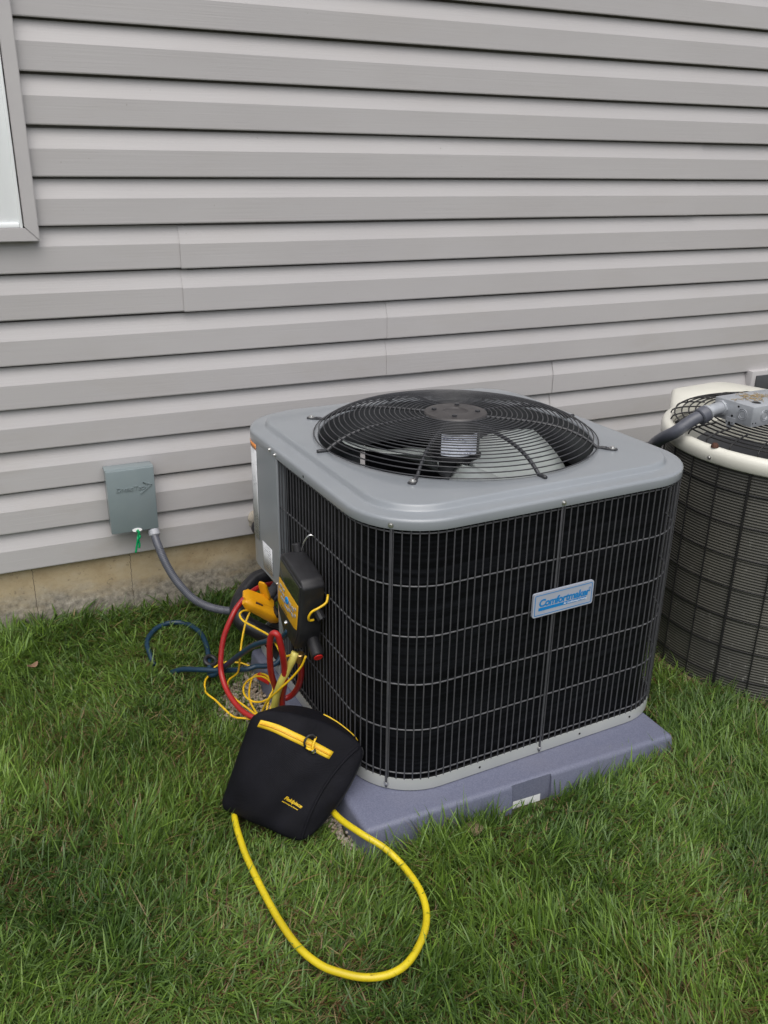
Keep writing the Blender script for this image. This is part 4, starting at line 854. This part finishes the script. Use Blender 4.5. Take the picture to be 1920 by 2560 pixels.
# ------------------------------------------------------------------ lawn
def lawn():
    # tuft seeds: dense where the camera looks, thinner around
    def seeds(x0, x1, y0, y1, dens): n = int((x1 - x0) * (y1 - y0) * dens); return np.column_stack([rng.uniform(x0, x1, n), rng.uniform(y0, y1, n)])
    T = seeds(-.6, 2.5, .4, 2.735, 1500)
    vis = (T[:, 1] > 1.32 - .455 * (T[:, 0] + .13) - .17) & (T[:, 1] > .75 + .935 * (T[:, 0] - 1.15) - .24) & (T[:, 0] > -.30)
    T = T[vis | (rng.random(len(T)) < .17)]
    T = np.vstack([T, seeds(-1.6, -.6, .3, 2.735, 240), seeds(2.5, 3.6, .3, 2.735, 240), seeds(-.6, 2.5, -.2, .4, 240)])
    fieldn = lambda p, s, o: (np.sin(s * p[:, 0] + 1.7 * o + 1.3 * np.sin(.7 * s * p[:, 1] + o)) + np.sin(s * .83 * p[:, 1] + 2.1 * o + 1.1 * np.sin(.9 * s * p[:, 0] + 2 * o)) + np.sin(.61 * s * (p[:, 0] + p[:, 1]) + .7 * o)) / 3
    nb = 30
    tdir = 2.4 * fieldn(T, 4.2, 1) + 2.2 * fieldn(T, 9.5, 5) + rng.normal(0, .9, len(T)) - 1.2
    tlean = .92 + .34 * fieldn(T, 6.5, 3) + rng.normal(0, .2, len(T)); tlen = np.clip(1 + .28 * fieldn(T, 7.5, 8) + rng.normal(0, .16, len(T)), .5, 1.6)
    tone = fieldn(T, 5.3, 2) * .6 + fieldn(T, 13, 6) * .7; dry = fieldn(T, 6.1, 11) * .6 + fieldn(T, 17, 4) * .4
    I = np.repeat(np.arange(len(T)), nb); P = T[I] + rng.normal(0, .019, (len(I), 2))
    x, y = P[:, 0], P[:, 1]
    keep = (y < 2.722) & ~((x > PX - .014) & (x < PX + PW + .014) & (y > PY - .014) & (y < PY + PD + .014)) & (np.hypot(x - OX, y - OY) > OR + .01)
    keep &= ~((x > OX - .32) & (x < OX + .4) & (y > OY + .2) & (y < OY + .56) & ((x - OX) * .72 - (y - OY) * .68 > -.40))
    # gravel beds, bag and hoses
    gl = (x > .64 - (.030 + .12 * np.exp(-((y - 2.12) / .13) ** 2))) & (x < .65) & (y > 1.52) & (y < 2.33); gr = (x > 1.54) & (x < 1.60) & (y > 1.44) & (y < 1.95)
    keep &= ~(gl & (rng.random(len(x)) < .93)); keep &= ~(gr & (rng.random(len(x)) < .8))
    poly = [(.42, 1.685), (.53, 1.575), (.66, 1.61), (.70, 1.66), (.56, 1.80), (.47, 1.80)]
    ins = np.zeros(len(x), bool)
    for (ax, ay), (bx, by) in zip(poly, poly[1:] + poly[:1]):
        cond = ((ay > y) != (by > y)) & (x < (bx - ax) * (y - ay) / (by - ay + 1e-12) + ax); ins ^= cond
    keep &= ~ins
    for pts, r in ((LOOP, .010), (BLUE[:12], .010), (BL2[:6], .009), (RED_BIG[7:13], .012)):
        sp = spline(pts, .012)[:, :2]; bb = (x > sp[:, 0].min() - .03) & (x < sp[:, 0].max() + .03) & (y > sp[:, 1].min() - .03) & (y < sp[:, 1].max() + .03); idx = np.where(bb)[0]
        d = np.min(np.hypot(x[idx, None] - sp[None, :, 0], y[idx, None] - sp[None, :, 1]), axis=1); keep[idx[d < r]] = False
    I = I[keep]; x = x[keep]; y = y[keep]; n0 = len(x)
    ex = rng.random(n0) < .30; I = np.concatenate([I, I[ex]]); x = np.concatenate([x, x[ex] + rng.normal(0, .01, ex.sum())]); y = np.concatenate([y, np.minimum(y[ex] + rng.normal(0, .01, ex.sum()), 2.72)]); n = len(x); thatch = np.arange(n) >= n0
    inpad = (x > PX - .012) & (x < PX + PW + .012) & (y > PY - .012) & (y < PY + PD + .012); x = np.where(inpad & thatch, x - 1.2, x)
    near_wall = sstep(2.5, 2.70, y)
    ang = tdir[I] + rng.normal(0, .95, n); lean = np.clip(tlean[I] + rng.normal(0, .30, n), .10, 1.45)
    L = np.clip(rng.normal(.054, .017, n), .016, .11) * tlen[I] * (1 + .15 * near_wall)
    Wd = np.clip(rng.normal(.00155, .0004, n), .0008, .0032) * (1 + 1.7 * near_wall * (rng.random(n) < .22))
    # blades near the pad stand upright so that they fringe its edge
    dpad = np.maximum(np.maximum(PX - x, x - PX - PW), np.maximum(PY - y, y - PY - PD)); lean = np.where(dpad < .04, lean * .55, lean); L = np.where(dpad < .10, L * np.where(y < PY, np.where((x > 1.0) & (x < 1.15), .55, 1.12), .80 + 2.0 * np.clip(dpad, 0, .1)), L)
    db_ = np.hypot((x - .54) / 1.1, y - 1.62); L = np.where(db_ < .22, L * (.62 + .38 * np.clip((db_ - .14) / .08, 0, 1)), L)
    for pts in (LOOP[4:20],):
        sp = spline(pts, .012)[:, :2]; idx = np.where((np.abs(x - .55) < .3) & (np.abs(y - 1.35) < .4))[0]
        d = np.min(np.hypot(x[idx, None] - sp[None, :, 0], y[idx, None] - sp[None, :, 1]), axis=1); L[idx] *= np.where(d < .05, .62 + .38 * (d / .05) + .35 * (rng.random(len(idx)) < .08), 1)
    kinds = rng.random(n); dr = np.clip(.11 + .34 * np.clip(dry[I], -.3, 1), .03, .50); isdry = (kinds < dr) | (thatch & (kinds < .32 + .3 * np.clip(dry[I], 0, 1)))
    g1 = np.array([.050, .114, .015]); g2 = np.array([.240, .378, .060]); g3 = np.array([.175, .265, .112]); t = np.clip(.47 + .55 * tone[I] + rng.normal(0, .26, n), 0, 1)[:, None]
    col = g1 * (1 - t) + g2 * t; bl_ = np.clip(rng.normal(.16, .30, n), 0, .85)[:, None]; col = col * (1 - bl_) + g3 * bl_ * (.8 + .4 * t)
    td = rng.random(n)[:, None]; dc = np.array([.24, .155, .065]) * (1 - td) + np.array([.34, .27, .135]) * td; dk = rng.random(n)[:, None]; dc = np.where(dk < .3, np.array([.13, .06, .025]), dc)
    col = np.where(isdry[:, None], dc, col) * rng.uniform(.8, 1.2, n)[:, None]
    lean = np.where(isdry, np.clip(lean + .45, 0, 1.45), lean); lean = np.where(thatch, rng.uniform(1.35, 1.6, n), lean); ang = np.where(thatch, rng.uniform(0, 6.283, n), ang); Wd = np.where(isdry, Wd * .7, Wd)
    dx, dy = np.cos(ang), np.sin(ang); sxv, syv = -dy, dx; tw = rng.normal(0, .5, n); sx2 = sxv * np.cos(tw) + dx * np.sin(tw); sy2 = syv * np.cos(tw) + dy * np.sin(tw)
    z0 = gz(x, y) - .004
    V = np.empty((n, 7, 3), np.float32); curl = rng.uniform(.25, 1.1, n)
    hx_ = np.zeros(n); hz = np.zeros(n); prev = 0
    for k, (s, wk) in enumerate(((0, .8), (.4, 1.0), (.75, .72), (1, 0))):
        if k:
            a = np.clip(lean * (.45 + curl * (s - .2)), 0, 1.62); ds_ = (s - prev) * L; hx_ = hx_ + np.sin(a) * ds_; hz = np.maximum(hz + np.cos(a) * ds_, .003)
        prev = s; cxk = x + dx * hx_; cyk = y + dy * hx_; zk = z0 + hz
        if k < 3:
            V[:, 2 * k, 0] = cxk - sx2 * Wd * wk; V[:, 2 * k, 1] = cyk - sy2 * Wd * wk; V[:, 2 * k, 2] = zk; V[:, 2 * k + 1, 0] = cxk + sx2 * Wd * wk; V[:, 2 * k + 1, 1] = cyk + sy2 * Wd * wk; V[:, 2 * k + 1, 2] = zk
        else: V[:, 6, 0] = cxk; V[:, 6, 1] = cyk; V[:, 6, 2] = zk
    # keep tips out of the wall
    V[:, :, 1] = np.minimum(V[:, :, 1], 2.727)
    m = bpy.data.meshes.new('lawn'); m.vertices.add(n * 7); m.vertices.foreach_set('co', V.reshape(-1))
    base = (np.arange(n) * 7)[:, None]; loops = np.concatenate([base + np.array([[0, 1, 3, 2, 2, 3, 5, 4, 4, 5, 6]])], 1).reshape(-1).astype(np.int32)
    m.loops.add(n * 11); m.loops.foreach_set('vertex_index', loops); m.polygons.add(n * 3)
    st = ((np.arange(n) * 11)[:, None] + np.array([[0, 4, 8]])).reshape(-1).astype(np.int32); m.polygons.foreach_set('loop_start', st); m.polygons.foreach_set('use_smooth', np.ones(n * 3, bool))
    m.update(calc_edges=True)
    at = m.color_attributes.new('col', 'FLOAT_COLOR', 'POINT'); C = np.ones((n, 7, 4), np.float32); C[:, :, :3] = col[:, None, :]; at.data.foreach_set('color', C.reshape(-1))
    tag(link('lawn', m, M['grass']), 'shaggy green lawn with straw patches round the pad and wall', 'grass', kind='stuff'); print('blades', n)
lawn()
